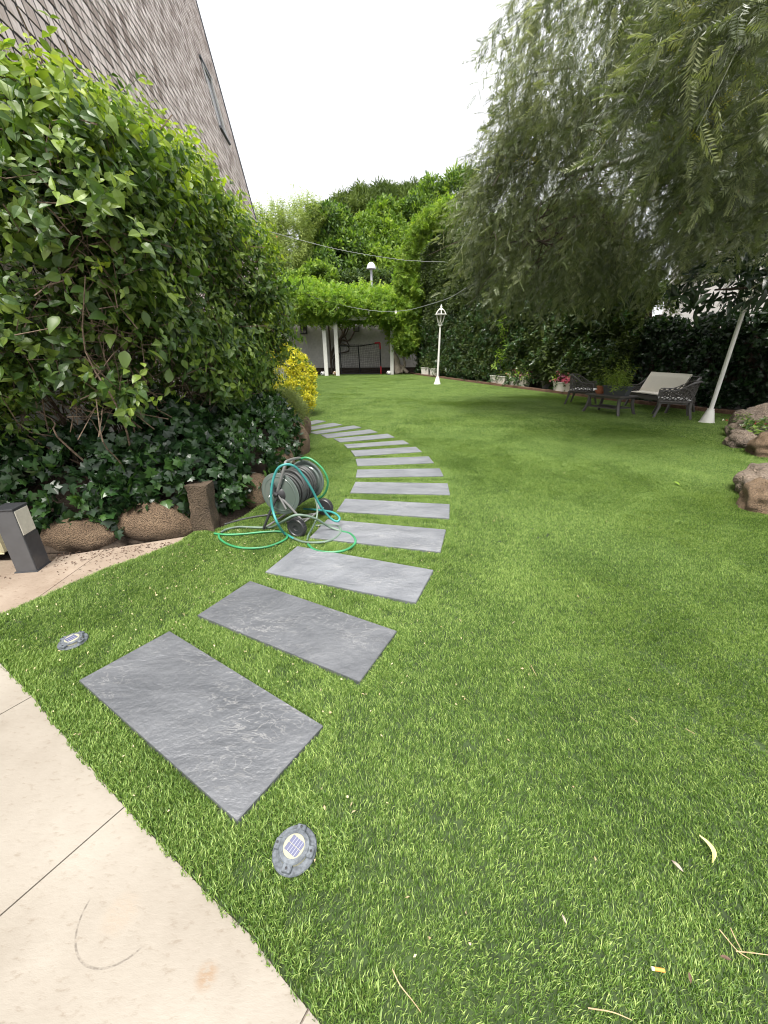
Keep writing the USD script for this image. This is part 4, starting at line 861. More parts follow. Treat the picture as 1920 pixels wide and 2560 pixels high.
obj('seat_cushion', cushion(-.26, .31, -.25, .25, .37, .43), M['cushion_white'], thing('seat_cushion', 'white cushion on the right-hand armchair', 'cushion', (6.45, 8.78, 0), math.atan2(.52, -.85)), smooth=True)
so = thing('sofa', 'brown resin two-seat garden sofa with a large cream back cushion', 'sofa', (6.98, 10.05, 0), math.atan2(.0, -1.) + .12)
armchair(so, 1.42, .66, .37, .56, .82, .24)
for nm, lb, ms, R_ in (('back_cushion', 'big cream cushion leaning on the back of the sofa', cushion(-.27, .27, -.62, .62, -.05, .06), None),):
    t = thing(nm, lb, 'cushion', (6.98, 10.05, 0), math.atan2(.0, -1.) + .12); a = 1.13
    R_ = np.array([[math.cos(a), 0, -math.sin(a)], [0, 1, 0], [math.sin(a), 0, math.cos(a)]]); R_ = basis((-math.cos(a), 0, math.sin(a)), (0, -1, 0), (math.sin(a), 0, math.cos(a)))
    obj('cover', move(ms, (-.02, 0, .62), R_), M['cushion'], t, smooth=True)
t = thing('seat_cushion', 'cream seat cushion on the sofa', 'cushion', (6.98, 10.05, 0), math.atan2(.0, -1.) + .12); obj('cover', cushion(-.2, .33, -.62, .62, .355, .42), M['cushion'], t, smooth=True)
ta = thing('coffee_table', 'low grey-brown resin table with splayed legs and slatted lower shelf', 'table', (5.385, 9.42, 0), math.atan2(-.89, .457))
TL, TW, TH = .98, .66, .43
oct_ = lambda l, w, c: Polygon([(l / 2 - c, w / 2), (l / 2, w / 2 - c), (l / 2, -w / 2 + c), (l / 2 - c, -w / 2), (-l / 2 + c, -w / 2), (-l / 2, -w / 2 + c), (-l / 2, w / 2 - c), (-l / 2 + c, w / 2)])
obj('table_top', cat(prism(oct_(TL, TW, .07), TH - .022, TH - .006), prism(oct_(TL - .012, TW - .012, .07), TH - .006, TH), prism(oct_(TL - .1, TW - .1, .05), TH - .06, TH - .0225)), M['resin'], ta)
for sx, sy in ((1, 1), (1, -1), (-1, -1), (-1, 1)):
    q = spline([(sx * TL * .385, sy * TW * .38, TH - .05), (sx * TL * .39, sy * TW * .385, .24), (sx * TL * .44, sy * TW * .43, .06), (sx * TL * .47, sy * TW * .46, 0)], 3)
    obj('leg', tube(q, np.linspace(.040, .028, len(q)), 6), M['resin'], ta, smooth=40)
obj('shelf_rail', cat(bar((-.4, .22, .155), (.4, .22, .155), .03, .03), bar((-.4, -.22, .155), (.4, -.22, .155), .03, .03)), M['resin'], ta)
for k in range(11): x = -.34 + k * .068; obj('shelf_slat', bar((x - .04, -.21, .155), (x + .04, .21, .155), .036, .014), M['resin'], ta)

# plants and pots on the table
def tl(x, y, z=TH): R_ = rz(math.atan2(-.89, .457)); return R_ @ np.array([x, y, 0]) + [5.385, 9.42, z]
tr = thing('planter_trough', 'dark grey plastic trough planter on the low table', 'planter', tl(.1, .02), math.atan2(-.89, .457))
def trough(l, w, h, tp=.82, th=.012):
    V = np.array([(sx * l / 2 * k, sy * w / 2 * k, z) for k, z in ((tp, 0), (1, h)) for sx, sy in ((1, 1), (1, -1), (-1, -1), (-1, 1))] + [(sx * (l / 2 - th), sy * (w / 2 - th), h) for sx, sy in ((1, 1), (1, -1), (-1, -1), (-1, 1))] + [(sx * (l / 2 - th * 1.5), sy * (w / 2 - th * 1.5), h * .8) for sx, sy in ((1, 1), (1, -1), (-1, -1), (-1, 1))])
    Fc = [(0, 1, 2), (0, 2, 3), (12, 14, 13), (12, 15, 14)]
    for lv in (0, 4, 8):
        for j in range(4): a, b = lv + j, lv + (j + 1) % 4; Fc += [(a, b + 4, b), (a, a + 4, b + 4)]
    return V, np.array(Fc)
def rimbox(l, w, h, k=.014): return cat(bx(-l / 2 - k, l / 2 + k, w / 2 - .004, w / 2 + k, h - .03, h, .003), bx(-l / 2 - k, l / 2 + k, -w / 2 - k, -w / 2 + .004, h - .03, h, .003), bx(l / 2 - .004, l / 2 + k, -w / 2, w / 2, h - .03, h, .003), bx(-l / 2 - k, -l / 2 + .004, -w / 2, w / 2, h - .03, h, .003))
obj('box', trough(.60, .2, .2, .84), M['trough'], tr); obj('rim', rimbox(.60, .2, .205), M['trough'], tr)
obj('soil', bx(-.28, .28, -.085, .085, .15, .17), M['earth'], tr)
pl = thing('potted_plant', 'tall feathery light green plant in the dark trough on the table', 'plant', tl(.06, .02, TH + .16))
pp = [(shoot(rng, .30, 6, .10, .016, 'lance', .5, .9, .5, .0022), M['L_pot']) for _ in range(5)]
q = np.abs(rng.normal(0, 1, (75, 3))) * [.15, .15, .2]; q[:, :2] *= rng.choice([-1, 1], (75, 2)); q[:, 2] = np.minimum(q[:, 2], .45)
instancer('foliage', pl, pp, q, zalong([0, 0, .8] + rng.normal(0, .55, q.shape), rng), rng.uniform(.55, 1.1, 75), rng, None, 'sprig', kind=None)
obj('stem', cat([tube([(rng.normal(0, .02), rng.normal(0, .02), 0), (rng.normal(0, .06), rng.normal(0, .06), .2), (rng.normal(0, .1), rng.normal(0, .1), .42)], [.006, .004, .003], 4) for _ in range(7)]), M['bark'], pl)
pot = thing('flower_pot', 'terracotta pot standing in a terracotta bowl on the low table', 'pot', tl(-.33, .04))
obj('saucer', lathe([(0, 0), (.07, 0), (.10, .03), (.115, .075), (.105, .08), (.09, .05), (0, .04)], 24), M['terracotta'], pot, smooth=40)
obj('pot', lathe([(0, .05), (.06, .05), (.085, .15), (.095, .15), (.095, .185), (.082, .185), (.078, .165), (0, .16)], 24), M['terracotta'], pot, smooth=40)
sm = thing('pot_plant', 'small round-leaved plant in the terracotta pot', 'plant', tl(-.33, .04, TH + .16))
pq = [(spray(rng, 9, .09, .05, .042, 'ovate', .9), M['L_shrub']) for _ in range(3)]; q = rng.normal(0, [.05, .05, .02], (14, 3)); q[:, 2] = abs(q[:, 2]) + .02
instancer('foliage', sm, pq, q, zalong([0, 0, 1] + rng.normal(0, .4, q.shape), rng), rng.uniform(.7, 1.15, 14), rng, None, 'sprig', kind=None)

# ------------------------------------------------------------------ brick edging, planters along the hedge
kl = LineString(KERB); ke = thing('brick_edging', 'low brick edging between the lawn and the hedge', 'edging', kind=None)
s_ = .0; nb = 0
obj('soil_strip', prism(kl.buffer(1.1, single_sided=True, cap_style=2) if False else Polygon(KERB + [(x + 1.4, y + .7) for x, y in KERB[::-1]]), -.03, .07), M['earth'], ke)
while s_ < kl.length - .4:
    L = rng.uniform(.36, .46) * (1 + s_ * .0); a, b = np.array(kl.interpolate(s_).coords[0]), np.array(kl.interpolate(s_ + L - .012).coords[0]); h = .10 + rng.normal(0, .006)
    obj('brick', move(bar((*a, 0), (*b, 0), .12, h * 2), (0, 0, 0)), M['brick'], ke); s_ += L
def planter(label, a, b, h, w=.22, base=.07, flowers=None, pink=.5):
    a, b = np.array(a), np.array(b); c = (a + b) / 2; d = b - a; L = np.linalg.norm(d); n = np.array([-d[1], d[0]]) / L
    if n[0] < 0: n = -n
    c = c + n * .03; t = thing('planter_box', label, 'planter', (*c, base), math.atan2(d[1], d[0]), 'white planter boxes along the hedge')
    obj('box', trough(L, w, h, .86), M['white_plastic'], t); obj('rim', rimbox(L, w, h + .004, .016), M['white_plastic'], t); obj('soil', bx(-L / 2 + .03, L / 2 - .03, -w / 2 + .02, w / 2 - .02, h * .78, h * .88), M['earth'], t)
    return c, L, math.atan2(d[1], d[0]), base + h
planter('small white planter, left of the pair by the far lamp post', (2.50, 25.8), (2.86, 24.95), .42, .3)
planter('small white planter, right of the pair, partly behind the far lamp post', (2.92, 24.6), (3.2, 23.8), .42, .3)
c1, L1, r1, z1 = planter('white planter holding only a thin climber, left of the pink flowers', (4.86, 18.2), (5.22, 17.15), .34)
c2, L2, r2, z2 = planter('white planter overflowing with pink and white flowers', (5.36, 17.05), (5.74, 16.0), .34)
c3, L3, r3, z3 = planter('white planter with red-pink flowers behind the left armchair', (6.1, 14.35), (6.42, 13.5), .32)
def flowers(name, label, c, L, rot, z, protos, n, drop):
    t = thing(name, label, 'flowers', (*c, z), rot); q = np.c_[rng.uniform(-L / 2, L / 2, n), rng.normal(.03, .10, n), rng.normal(.09, .08, n)]; q[:, 2] -= np.clip(abs(q[:, 1]) - .12, 0, 1) * drop
    instancer('blooms', t, protos, q, zalong([0, 0, .8] + rng.normal(0, .5, q.shape), rng), rng.uniform(1., 1.7, n), rng, None, 'sprig', kind=None)
fp = [(spray(rng, 9, .07, .06, .055, 'quad', .7), M['F_pink']) for _ in range(3)] + [(spray(rng, 9, .07, .055, .05, 'quad', .7), M['F_white'])] + [(spray(rng, 9, .09, .07, .04, 'lance', .5), M['L_vine'])] * 2
flowers('petunias', 'pink and white flowers spilling from the middle planter', c2, L2 * 1.3, r2, z2, fp, 150, 1.3)
flowers('petunias', 'deep pink flowers in the planter behind the left armchair', c3, L3, r3, z3, fp[:3] + fp[4:5], 80, 1.0)
t = thing('climber', 'thin tall climbing plant rising from the left white planter', 'plant', (*c1, z1))
pc = [(shoot(rng, .4, 4, .17, .05, 'lance', .3, .8, .4, .003), M['L_vine']) for _ in range(3)]; q = np.c_[rng.normal(0, .14, 60), rng.normal(0, .12, 60), rng.uniform(0, 2.6, 60) ** 1.0]
instancer('foliage', t, pc, q, zalong(rng.normal(0, .7, q.shape) + [0, 0, .4], rng), rng.uniform(.6, 1.1, 60), rng, None, 'sprig', kind=None)
obj('stem', cat([tube(spline([(0, 0, 0), (rng.normal(0, .1), rng.normal(0, .1), .9), (rng.normal(0, .25), rng.normal(0, .2), 1.8), (rng.normal(0, .3), 0, 2.7)], 4), .008, 4) for _ in range(3)]), M['bark'], t)
pt_ = G(1352, 977); gpot = thing('flower_pot', 'small grey round pot between the flowering planters', 'pot', (pt_[0] + .2, pt_[1] + .1, .07))
obj('pot', lathe([(0, 0), (.11, 0), (.16, .2), (.20, .22), (.20, .27), (.17, .27), (.15, .22), (0, .2)], 20), M['stonepot'], gpot, smooth=40)
gq = thing('pot_plant', 'sparse leafy plant in the small grey pot', 'plant', (pt_[0] + .2, pt_[1] + .1, .28)); q = rng.normal(0, [.1, .1, .12], (22, 3)); q[:, 2] = abs(q[:, 2])
instancer('foliage', gq, pc[:1] + fp[4:5], q, zalong([0, 0, 1] + rng.normal(0, .5, q.shape), rng), rng.uniform(.5, .9, 22), rng, None, 'sprig', kind=None)

# ------------------------------------------------------------------ white garden lamp posts
def lamp(label, base, H, lean=(0, 0), rot=.5):
    t = UsdGeom.Xform.Define(stage, numbered('/World', 'lamp_post')); t.AddTranslateOp().Set(Gf.Vec3d(*map(float, base))); t.AddRotateXYZOp().Set(Gf.Vec3f(lean[0], lean[1], 0)); t.AddScaleOp().Set(Gf.Vec3f(H / 2.7, H / 2.7, H / 2.7))
    t = tag(t, label, 'lamp post', 'white garden lamp posts')
    obj('base', lathe([(0, 0), (.14, 0), (.14, .012), (.125, .02), (.075, .2), (.068, .235), (.06, .25), (.06, .275), (0, .275)], 20), M['white_paint'], t, smooth=35)
    obj('pole', tube([(0, 0, .26), (0, 0, 2.04)], [.038, .034], 12), M['white_paint'], t, smooth=True)
    sc_ = [tube(spline([(.03 * math.cos(a), .03 * math.sin(a), 2.0), (.085 * math.cos(a), .085 * math.sin(a), 2.03), (.06 * math.cos(a), .06 * math.sin(a), 2.09), (.03 * math.cos(a), .03 * math.sin(a), 2.1)], 4), .012, 6) for a in np.arange(4) * PI / 2 + .3]
    obj('collar', cat(lathe([(.04, 1.98), (.058, 2.0), (.045, 2.03), (.05, 2.06), (.03, 2.1), (.05, 2.13)], 14), *sc_), M['white_paint'], t, smooth=35)
    la = obj('lantern', cat([tube([(.095 * math.cos(a), .095 * math.sin(a), 2.12), (.165 * math.cos(a), .165 * math.sin(a), 2.36)], .012, 5) for a in np.arange(6) * PI / 3 + rot] + [lathe([(.03, 2.10), (.1, 2.11), (.105, 2.125), (.03, 2.13)], 6), lathe([(.17, 2.355), (.215, 2.36), (.215, 2.375), (.17, 2.385)], 24)] +
        [tube([(.20 * math.cos(a), .20 * math.sin(a), 2.375), (.15 * math.cos(a), .15 * math.sin(a), 2.46), (.10 * math.cos(a), .10 * math.sin(a), 2.52)], .012, 5) for a in np.arange(6) * PI / 3 + rot] + [lathe([(.105, 2.515), (.08, 2.54), (.05, 2.57), (.02, 2.6), (.045, 2.615), (.045, 2.63), (.02, 2.645), (.018, 2.67), (0, 2.7)], 16)]), M['white_paint'], t, smooth=35)
    for k in range(6):
        a0, a1 = rot + k * PI / 3, rot + (k + 1) * PI / 3; e = lambda a, r_, z: (r_ * math.cos(a), r_ * math.sin(a), z)
        obj('pane', (np.array([e(a0, .092, 2.125), e(a1, .092, 2.125), e(a1, .16, 2.355), e(a0, .16, 2.355)]), np.array([(0, 1, 2), (0, 2, 3)])), M['pane'], la)
        obj('roof_pane', (np.array([e(a0, .195, 2.38), e(a1, .195, 2.38), e(a1, .1, 2.515), e(a0, .1, 2.515)]), np.array([(0, 1, 2), (0, 2, 3)])), M['pane'], la)
    return t
p = G(1093, 961); lamp('white lamp post with a six-sided lantern in front of the tall hedge', p, 3.28, (0, .5))
p = G(1766, 1057); lamp('white lamp post at the right, its lantern hidden in dark leaves', p, 2.78, (0, 1.2))

# ================================================================== pergola, wall and goal at the far end
wl = thing('garden_wall', 'grey rendered wall behind the pergola at the end of the lawn', 'wall')
obj('wall', bx(-12, 2.6, 29.6, 29.85, -.05, 4.4), M['grey_render'], wl); obj('base_course', bx(-12, 2.6, 29.5, 29.597, -.05, .38), M['earth'], wl)
pe = thing('pergola', 'white pergola whose posts carry a thick roof of climbing vine', 'pergola', (0, 0, 0))
for x, y in ((-3.61, 26.25), (-2.88, 26.15), (.6, 27.05), (-7.4, 26.4)): obj('post', bx(x - .115, x + .115, y - .115, y + .115, 0, 3.2, .01), M['white_paint'], pe)
obj('beam', bx(-9, 1.2, 26.1, 26.3, 3.205, 3.48), M['white_paint'], pe); obj('beam', bx(-9, 1.2, 29.2, 29.45, 3.205, 3.48), M['white_paint'], pe)
for x in np.arange(-8.8, 1.2, .8): obj('rafter', bx(x - .06, x + .06, 25.7, 29.58, 3.482, 3.66), M['white_paint'], pe)
def wisteria(L, nl): 
    s = Sprig()
    for i in range(nl):
        d = rng.normal(size=3); d[2] -= .2; d /= np.linalg.norm(d); s.add(move(pinnate(rng, L, 4, L * .17, L * .34, .35), d * .05, orient(d, rng=rng, roll=.4)[0]), np.clip(rng.normal(.5, .25), 0, 1))
    return s.out()
vp = [(wisteria(.42, 6), M['L_vine']) for _ in range(5)] + [(wisteria(.42, 6), M['L_yvine'])]
vi = thing('pergola_vine', 'thick bright green vine covering the pergola and spilling over its front', 'climber', (0, 0, 0))
vb = [((-8.2, 27.2, 4.0), (1.6, 2.2, 1.1)), ((-6.4, 27.2, 4.25), (1.6, 2.2, 1.15)), ((-4.6, 27.1, 4.2), (1.5, 2.2, 1.1)), ((-3.0, 27.2, 4.1), (1.5, 2.1, .95)), ((-1.4, 27.3, 4.05), (1.5, 2.1, .9)), ((0., 27.5, 4.0), (1.3, 2.0, .95)), ((1.2, 27.6, 3.7), (1.3, 1.8, 1.2)), ((1.5, 27.4, 2.4), (.95, 1.2, 1.1)), ((1.9, 27.2, 4.9), (.8, 1.0, 1.3))]
q, nn = in_blobs(vb, 5200, rng, .75, .7); q = q + nn * (1.1 * (meshkit.fbm(q * .8, 3, 5) - .5))[:, None]; k = q[:, 1] < 28.6; q, nn = q[k], nn[k]; q[:, 2] = np.maximum(q[:, 2], 1.3)
lowm = q[:, 2] < 3.5; drop = lowm & (q[:, 0] < .3); q[drop, 2] = 3.5 - (3.5 - q[drop, 2]) * rng.uniform(.2, 1., drop.sum())
gapx = (np.abs(q[:, 0] + 2.0) < 1.1) & (q[:, 2] < 3.62) & (q[:, 1] < 26.6) & (rng.random(len(q)) < .75); q, nn = q[~gapx], nn[~gapx]
instancer('foliage', vi, vp, q, zalong(nn + [0, -.1, .2] + rng.normal(0, .4, q.shape), rng), rng.uniform(.6, 1.1, len(q)), rng, None, 'leaf_cluster')
q2 = np.c_[rng.uniform(-8, 1.2, 260), rng.uniform(25.6, 26.2, 260), rng.uniform(3.0, 3.5, 260)]; k = ~((q2[:, 0] > -2.9) & (q2[:, 0] < -1.1)); q2 = q2[k]
instancer('fringe', vi, vp[:5], q2, zalong([0, -.4, -.8] + rng.normal(0, .4, q2.shape), rng), rng.uniform(.5, .9, len(q2)), rng, None, 'leaf_cluster')
st = vi
def wp(x, y, dep=29.3): return at(700 + x * .217, 780 + y * .217, dep) 
for pts, r_ in (([(600, 700), (590, 520), (640, 380), (720, 270), (770, 150)], .09), ([(560, 160), (575, 350), (590, 600), (610, 700)], .07), ([(630, 690), (620, 560), (690, 480), (790, 450), (780, 390), (700, 370), (640, 430)], .05), ([(640, 650), (640, 480), (700, 330), (790, 330), (850, 240), (850, 170)], .06), ([(680, 160), (740, 260), (770, 340), (800, 390)], .05), ([(690, 310), (760, 260), (800, 140)], .05), ([(590, 560), (700, 350), (720, 130)], .045)):
    P = np.array([wp(*q) for q in pts]); P[:, 2] = np.maximum(P[:, 2], 0); obj('stem', tube(spline(P, 5), r_, 6), M['bark'], st, smooth=True)

tp_ = lambda pts, dep=27.1: np.array([at(700 + x * .217, 780 + y * .217, dep) for x, y in pts])
tk = obj('trunk', tube(spline(tp_([(1365, 712), (1350, 640), (1345, 560), (1300, 470), (1275, 380), (1270, 300)]), 4), np.linspace(.26, .10, 21), 8), M['pale_bark'], vi, smooth=True, label='pale gnarled trunk leaning at the right end of the pergola')
obj('limb', tube(spline(tp_([(1390, 700), (1420, 640), (1440, 600), (1420, 520)]), 4), np.linspace(.14, .06, 13), 7), M['pale_bark'], tk, smooth=True)
obj('limb', tube(spline(tp_([(1470, 700), (1410, 640), (1370, 600), (1340, 520)]), 4), np.linspace(.13, .07, 13), 7), M['pale_bark'], tk, smooth=True)
wlan = thing('wall_lantern', 'black lantern hanging on the grey wall left of the pergola posts', 'lantern', at(759, 822, 29.4))
obj('frame', cat([bar((sx * .16, sy * .16, -.28), (sx * .2, sy * .2, .18), .04, .04, (1, 0, 0)) for sx in (1, -1) for sy in (1, -1)] + [bx(-.21, .21, -.21, .21, -.33, -.27), bx(-.22, .22, -.22, .22, .18, .22), lathe([(.28, .2), (.16, .42), (.07, .6), (.06, .8), (0, .85)], 8)]), M['iron'], wlan)
obj('pane', cat([bx(-.17, .17, sy * .17 - .005, sy * .17 + .005, -.26, .17) for sy in (1, -1)]), M['pane'], wlan); obj('wall_arm', tube(spline([(0, 0, .8), (0, .1, .95), (0, .25, .9)], 4), .03, 6), M['iron'], wlan)
sl2 = thing('wall_lamp', 'small black square wall fitting under the vine behind the pergola', 'wall lamp', at(891, 824, 29.45)); obj('frame', cat(bx(-.2, .2, -.1, .1, -.13, -.08), bx(-.2, -.15, -.1, .1, -.08, .35), bx(-.2, .2, -.1, .1, .35, .4), bx(.15, .2, -.1, .1, -.08, .35)), M['iron'], sl2)
go = thing('football_goal', 'small football goal with black net and red corner, in front of the wall', 'goal', (0, 0, 0)); GY = 28.0
gp_ = lambda x, y: at(700 + x * .217, 780 + y * .217, GY)
gl, gr, gm = gp_(690, 385), gp_(1150, 355), gp_(900, 385); zt = gr[2]; obj('crossbar', tube(spline([gl, gm + [0, 0, -.04], gr], 6), .035, 8), M['iron'], go, smooth=True)
obj('post', tube([(gr[0] + .05, GY, .5), gr], .04, 8), M['iron'], go, smooth=True); obj('post', tube([(gm[0] + .05, GY + .5, 0), gm], .04, 8), M['iron'], go, smooth=True); obj('post', tube([(gl[0] + .02, GY, 0), gl], .035, 8), M['iron'], go, smooth=True)
obj('corner', cat(tube([gr + [-.35, 0, -.01], gr + [.02, 0, 0]], .055, 8), tube([gr, gr + [.02, 0, -.38]], .055, 8)), M['red'], go, smooth=40); obj('foot', tube([(gr[0] + .06, GY, 0), (gr[0] + .05, GY, .5)], .06, 8), M['red'], go, smooth=True)
obj('ground_bar', tube([(gl[0], GY, .04), (gr[0] + .06, GY, .04)], .035, 8), M['iron'], go)
nt = []
for k in range(25):
    x = gl[0] + (gr[0] - gl[0]) * k / 24; s_ = np.linspace(0, 1, 9); nt.append(tube(np.c_[x + .03 * np.sin(s_ * 9 + k), GY + .08 + .5 * (1 - (1 - s_) ** .8 * 0 - s_) * 1., s_ * (zt - .06)], .007, 3, False))
for k in range(17):
    z_ = zt * k / 17; s_ = np.linspace(0, 1, 13); nt.append(tube(np.c_[gl[0] + (gr[0] - gl[0]) * s_, GY + .08 + .5 * (1 - z_ / zt) + 0 * s_, z_ + .025 * np.sin(s_ * 14 + k) + .02], .007, 3, False))
obj('net', cat(nt), M['net'], go)
for lb, px, py, mt in (('white football at the foot of the paired pergola posts', 807, 933, 'ball_white'), ('tan ball behind the white football between the pergola posts', 837, 931, 'ball_tan'), ('white football beside the right pergola post', 972, 931, 'ball_white')):
    c = at(px, py, 26.7); t = thing('ball', lb, 'ball', (c[0], c[1], .14)); obj('shell', tm(trimesh.creation.icosphere(3, .14)), M[mt], t, smooth=True)
    ic = trimesh.creation.icosahedron().vertices; ic = ic / np.linalg.norm(ic, axis=1, keepdims=True)
    for v in ic[::2]: obj('panel', lathe([(0, .1425), (.03, .1405), (.052, .1325)], 5, v), M['ball_dark' if mt == 'ball_white' else 'ball_white'], t)
# ================================================================== tall hedge, fence and what stands behind
rng = np.random.default_rng(77)
hed = thing('tall_hedge', 'tall dark conifer hedge along the right side of the lawn', 'hedge')
HL = LineString([(2.9, 28.0), (3.4, 25.6), (5.7, 18.0), (6.95, 14.4), (7.7, 12.2)])
def hpt(n):
    s_ = rng.uniform(0, HL.length, n) ; Q = np.array([HL.interpolate(a).coords[0] for a in s_]); e = np.array([HL.interpolate(a + .1).coords[0] if a + .1 < HL.length else HL.interpolate(a).coords[0] for a in s_]); d0 = np.array([HL.interpolate(a - .1).coords[0] if a > .1 else HL.interpolate(0).coords[0] for a in s_])
    t = e - d0; t /= np.linalg.norm(t, axis=1, keepdims=True); n_ = np.c_[t[:, 1], -t[:, 0]]; n_ *= np.sign(-(n_ @ np.array([1., .45])))[:, None]
    top = np.interp(Q[:, 1], [12.2, 13.2, 15, 20, 26, 28], [2.6, 3.6, 5.6, 6.6, 6.9, 7.0])
    return s_, Q, n_, top
s_, Q, n_, top = hpt(9000)
zf = rng.uniform(.03, 1, len(s_)) ** .85; z = zf * top; bul = .9 * (meshkit.fbm(np.c_[Q * .6, z * .55], 4, 6) - .5)
off = .45 - .35 * np.clip((zf - .8) / .2, 0, 1) + bul + rng.normal(0, .07, len(s_)); q = np.c_[Q + n_ * off[:, None], z]; dn = np.c_[n_ * .8, .25 + zf * .35]
s2, Q2, n2, top2 = hpt(1300); w = rng.uniform(-1.0, .35, len(s2)); q = np.vstack([q, np.c_[Q2 + n2 * w[:, None], top2 + rng.normal(0, .12, len(s2)) - .25 * abs(w)]]); dn = np.vstack([dn, np.c_[n2 * .2, np.ones(len(s2))]])
ends = np.c_[3.0 + rng.uniform(-.4, 1.2, 500), np.full(500, 28.0) + rng.normal(0, .1, 500), rng.uniform(.2, 6.8, 500)]; q = np.vstack([q, ends]); dn = np.vstack([dn, np.tile([-.5, -.4, .3], (500, 1))])
hp = [(spray(rng, 30, .24, .13, .045, 'lance', .6), M['L_hedge']) for _ in range(6)]
instancer('foliage', hed, hp, q, zalong(dn + rng.normal(0, .33, dn.shape), rng), rng.uniform(.65, 1.25, len(q)), rng, None, 'spray')
core = []
for a in np.arange(0, HL.length, .5):
    c = np.array(HL.interpolate(a).coords[0]); tp = np.interp(c[1], [12.2, 13.2, 15, 20, 26, 28], [2.3, 3.2, 5.2, 6.2, 6.5, 6.6]); core.append(tube([(c[0] + .15, c[1], 0), (c[0] + .2 + rng.normal(0, .1), c[1], tp * .6), (c[0] + .2, c[1], tp)], [.34, .32, .12], 7))
obj('branch_mass', cat(core), M['bark'], hed, kind='stuff')
for a in np.arange(.6, HL.length, 1.15):
    c = np.array(HL.interpolate(a).coords[0]) + [-.3, -.15]; obj('trunk', tube([(*c, 0), (c[0] + rng.normal(0, .08), c[1], 1.6)], [.07, .05], 6), M['bark'], hed, smooth=True)
yv = thing('yellow_climber', 'yellow-green climber running up the far left edge of the tall hedge', 'climber', (2.3, 26.6, 0))
yb = [at(1005, 700, 26.4), at(1015, 650, 26.3), at(1030, 610, 26.2), at(1050, 575, 26), at(1082, 548, 25.5), at(1000, 750, 26.6), at(1115, 535, 24.5)]
q, nn = in_blobs([(b, (.5, .5, .62)) for b in yb], 800, rng, .6, .6)
instancer('foliage', yv, [(wisteria(.36, 6), M['L_yvine']) for _ in range(3)] + [(wisteria(.4, 6), M['L_vine'])], q - [2.3, 26.6, 0], zalong(nn + rng.normal(0, .4, nn.shape), rng), rng.uniform(.55, 1., len(q)), rng, None, 'leaf_cluster')
yl = [(wisteria(.40, 5), M['L_vine']) for _ in range(3)]
lv = thing('hedge_climber', 'leafy climber scattered over the lower front of the tall hedge', 'climber', (4.4, 18, 0)); s_, Q, n_, top = hpt(520); z = rng.uniform(.15, 1, 520) ** 1.6 * 3.4
instancer('foliage', lv, [(wisteria(.30, 5), M['L_ivy_light']) for _ in range(3)], np.c_[Q + n_ * (.75 + rng.normal(0, .12, 520))[:, None], z] - [4.4, 18, 0], zalong(np.c_[n_, np.zeros(520)] + rng.normal(0, .5, (520, 3)), rng), rng.uniform(.5, .95, 520), rng, None, 'leaf_cluster')

FL = LineString([(7.7, 12.4), (8.5, 10.2), (9.3, 8.6), (11.0, 6.6), (12.5, 5.0)])
fe = thing('reed_fence', 'dark brown reed screen fence behind the garden sofa', 'fence')
sl = []; posts = []
for a in np.arange(0, FL.length - .03, .026):
    c0, c1 = np.array(FL.interpolate(a).coords[0]), np.array(FL.interpolate(a + .03).coords[0]); h = 2.0 + rng.normal(0, .04); j = rng.normal(0, .012)
    sl.append(tube([(c0[0] + j, c0[1] + j, .02), (c0[0] + j + rng.normal(0, .02), c0[1] + j, h)], .017, 4, False))
obj('reeds', cat(sl), M['reed'], fe, kind='stuff')
for a in np.arange(.2, FL.length, 2.0): c = np.array(FL.interpolate(a).coords[0]) + [.08, .05]; obj('post', tube([(*c, 0), (*c, 2.1)], .04, 8), M['bark'], fe, smooth=True)
for z_ in (.4, 1.1, 1.8): obj('rail', tube([(*FL.interpolate(a).coords[0], z_) for a in np.arange(0, FL.length, .5)], .02, 5) if False else move(tube([(FL.interpolate(a).x, FL.interpolate(a).y, z_) for a in np.arange(0, FL.length, .5)], .02, 5), (.05, .03, 0)), M['bark'], fe)
obj('backing', cat(*[bar((FL.interpolate(a).x + .03, FL.interpolate(a).y + .02, .96), (FL.interpolate(a + .97).x + .03, FL.interpolate(a + .97).y + .02, .96), .012, 1.84) for a in np.arange(0, FL.length - .97, .97)]), M['reed'], fe)
lowwall = thing('low_wall', 'low greenish block wall at the foot of the reed fence, right edge', 'wall'); obj('wall', cat(*[bar((FL.interpolate(a).x - .16, FL.interpolate(a).y - .1, .22), (FL.interpolate(a + 1.0).x - .16, FL.interpolate(a + 1.).y - .1, .22), .14, .44) for a in np.arange(1.2, 7., 1.0)]), M['stonepot'], lowwall)
fi = thing('fence_ivy', 'dark ivy and creeper growing over the top and face of the reed fence', 'ivy', (9, 9, 0))
s_ = rng.uniform(0, FL.length, 2300); Q = np.array([FL.interpolate(a).coords[0] for a in s_]); z = 2.15 - np.abs(rng.normal(0, .75, 2300)); z = np.where(rng.random(2300) < .22, rng.uniform(.1, .7, 2300), z); k = z > .05
q = np.c_[Q - np.array([.14, .09]) * (1 + np.abs(rng.normal(0, 1.1, 2300)))[:, None], z][k]; ivp = [(spray(rng, 8, .12, .10, .09, 'ivy', .3), M['L_ivy']) for _ in range(3)] + [(spray(rng, 8, .12, .09, .05, 'lance', .3), M['L_ground']) for _ in range(2)]
instancer('foliage', fi, ivp, q - [9, 9, 0], zalong([-.8, -.5, .3] + rng.normal(0, .4, q.shape), rng), rng.uniform(.7, 1.3, len(q)), rng, None, 'leaf_cluster')
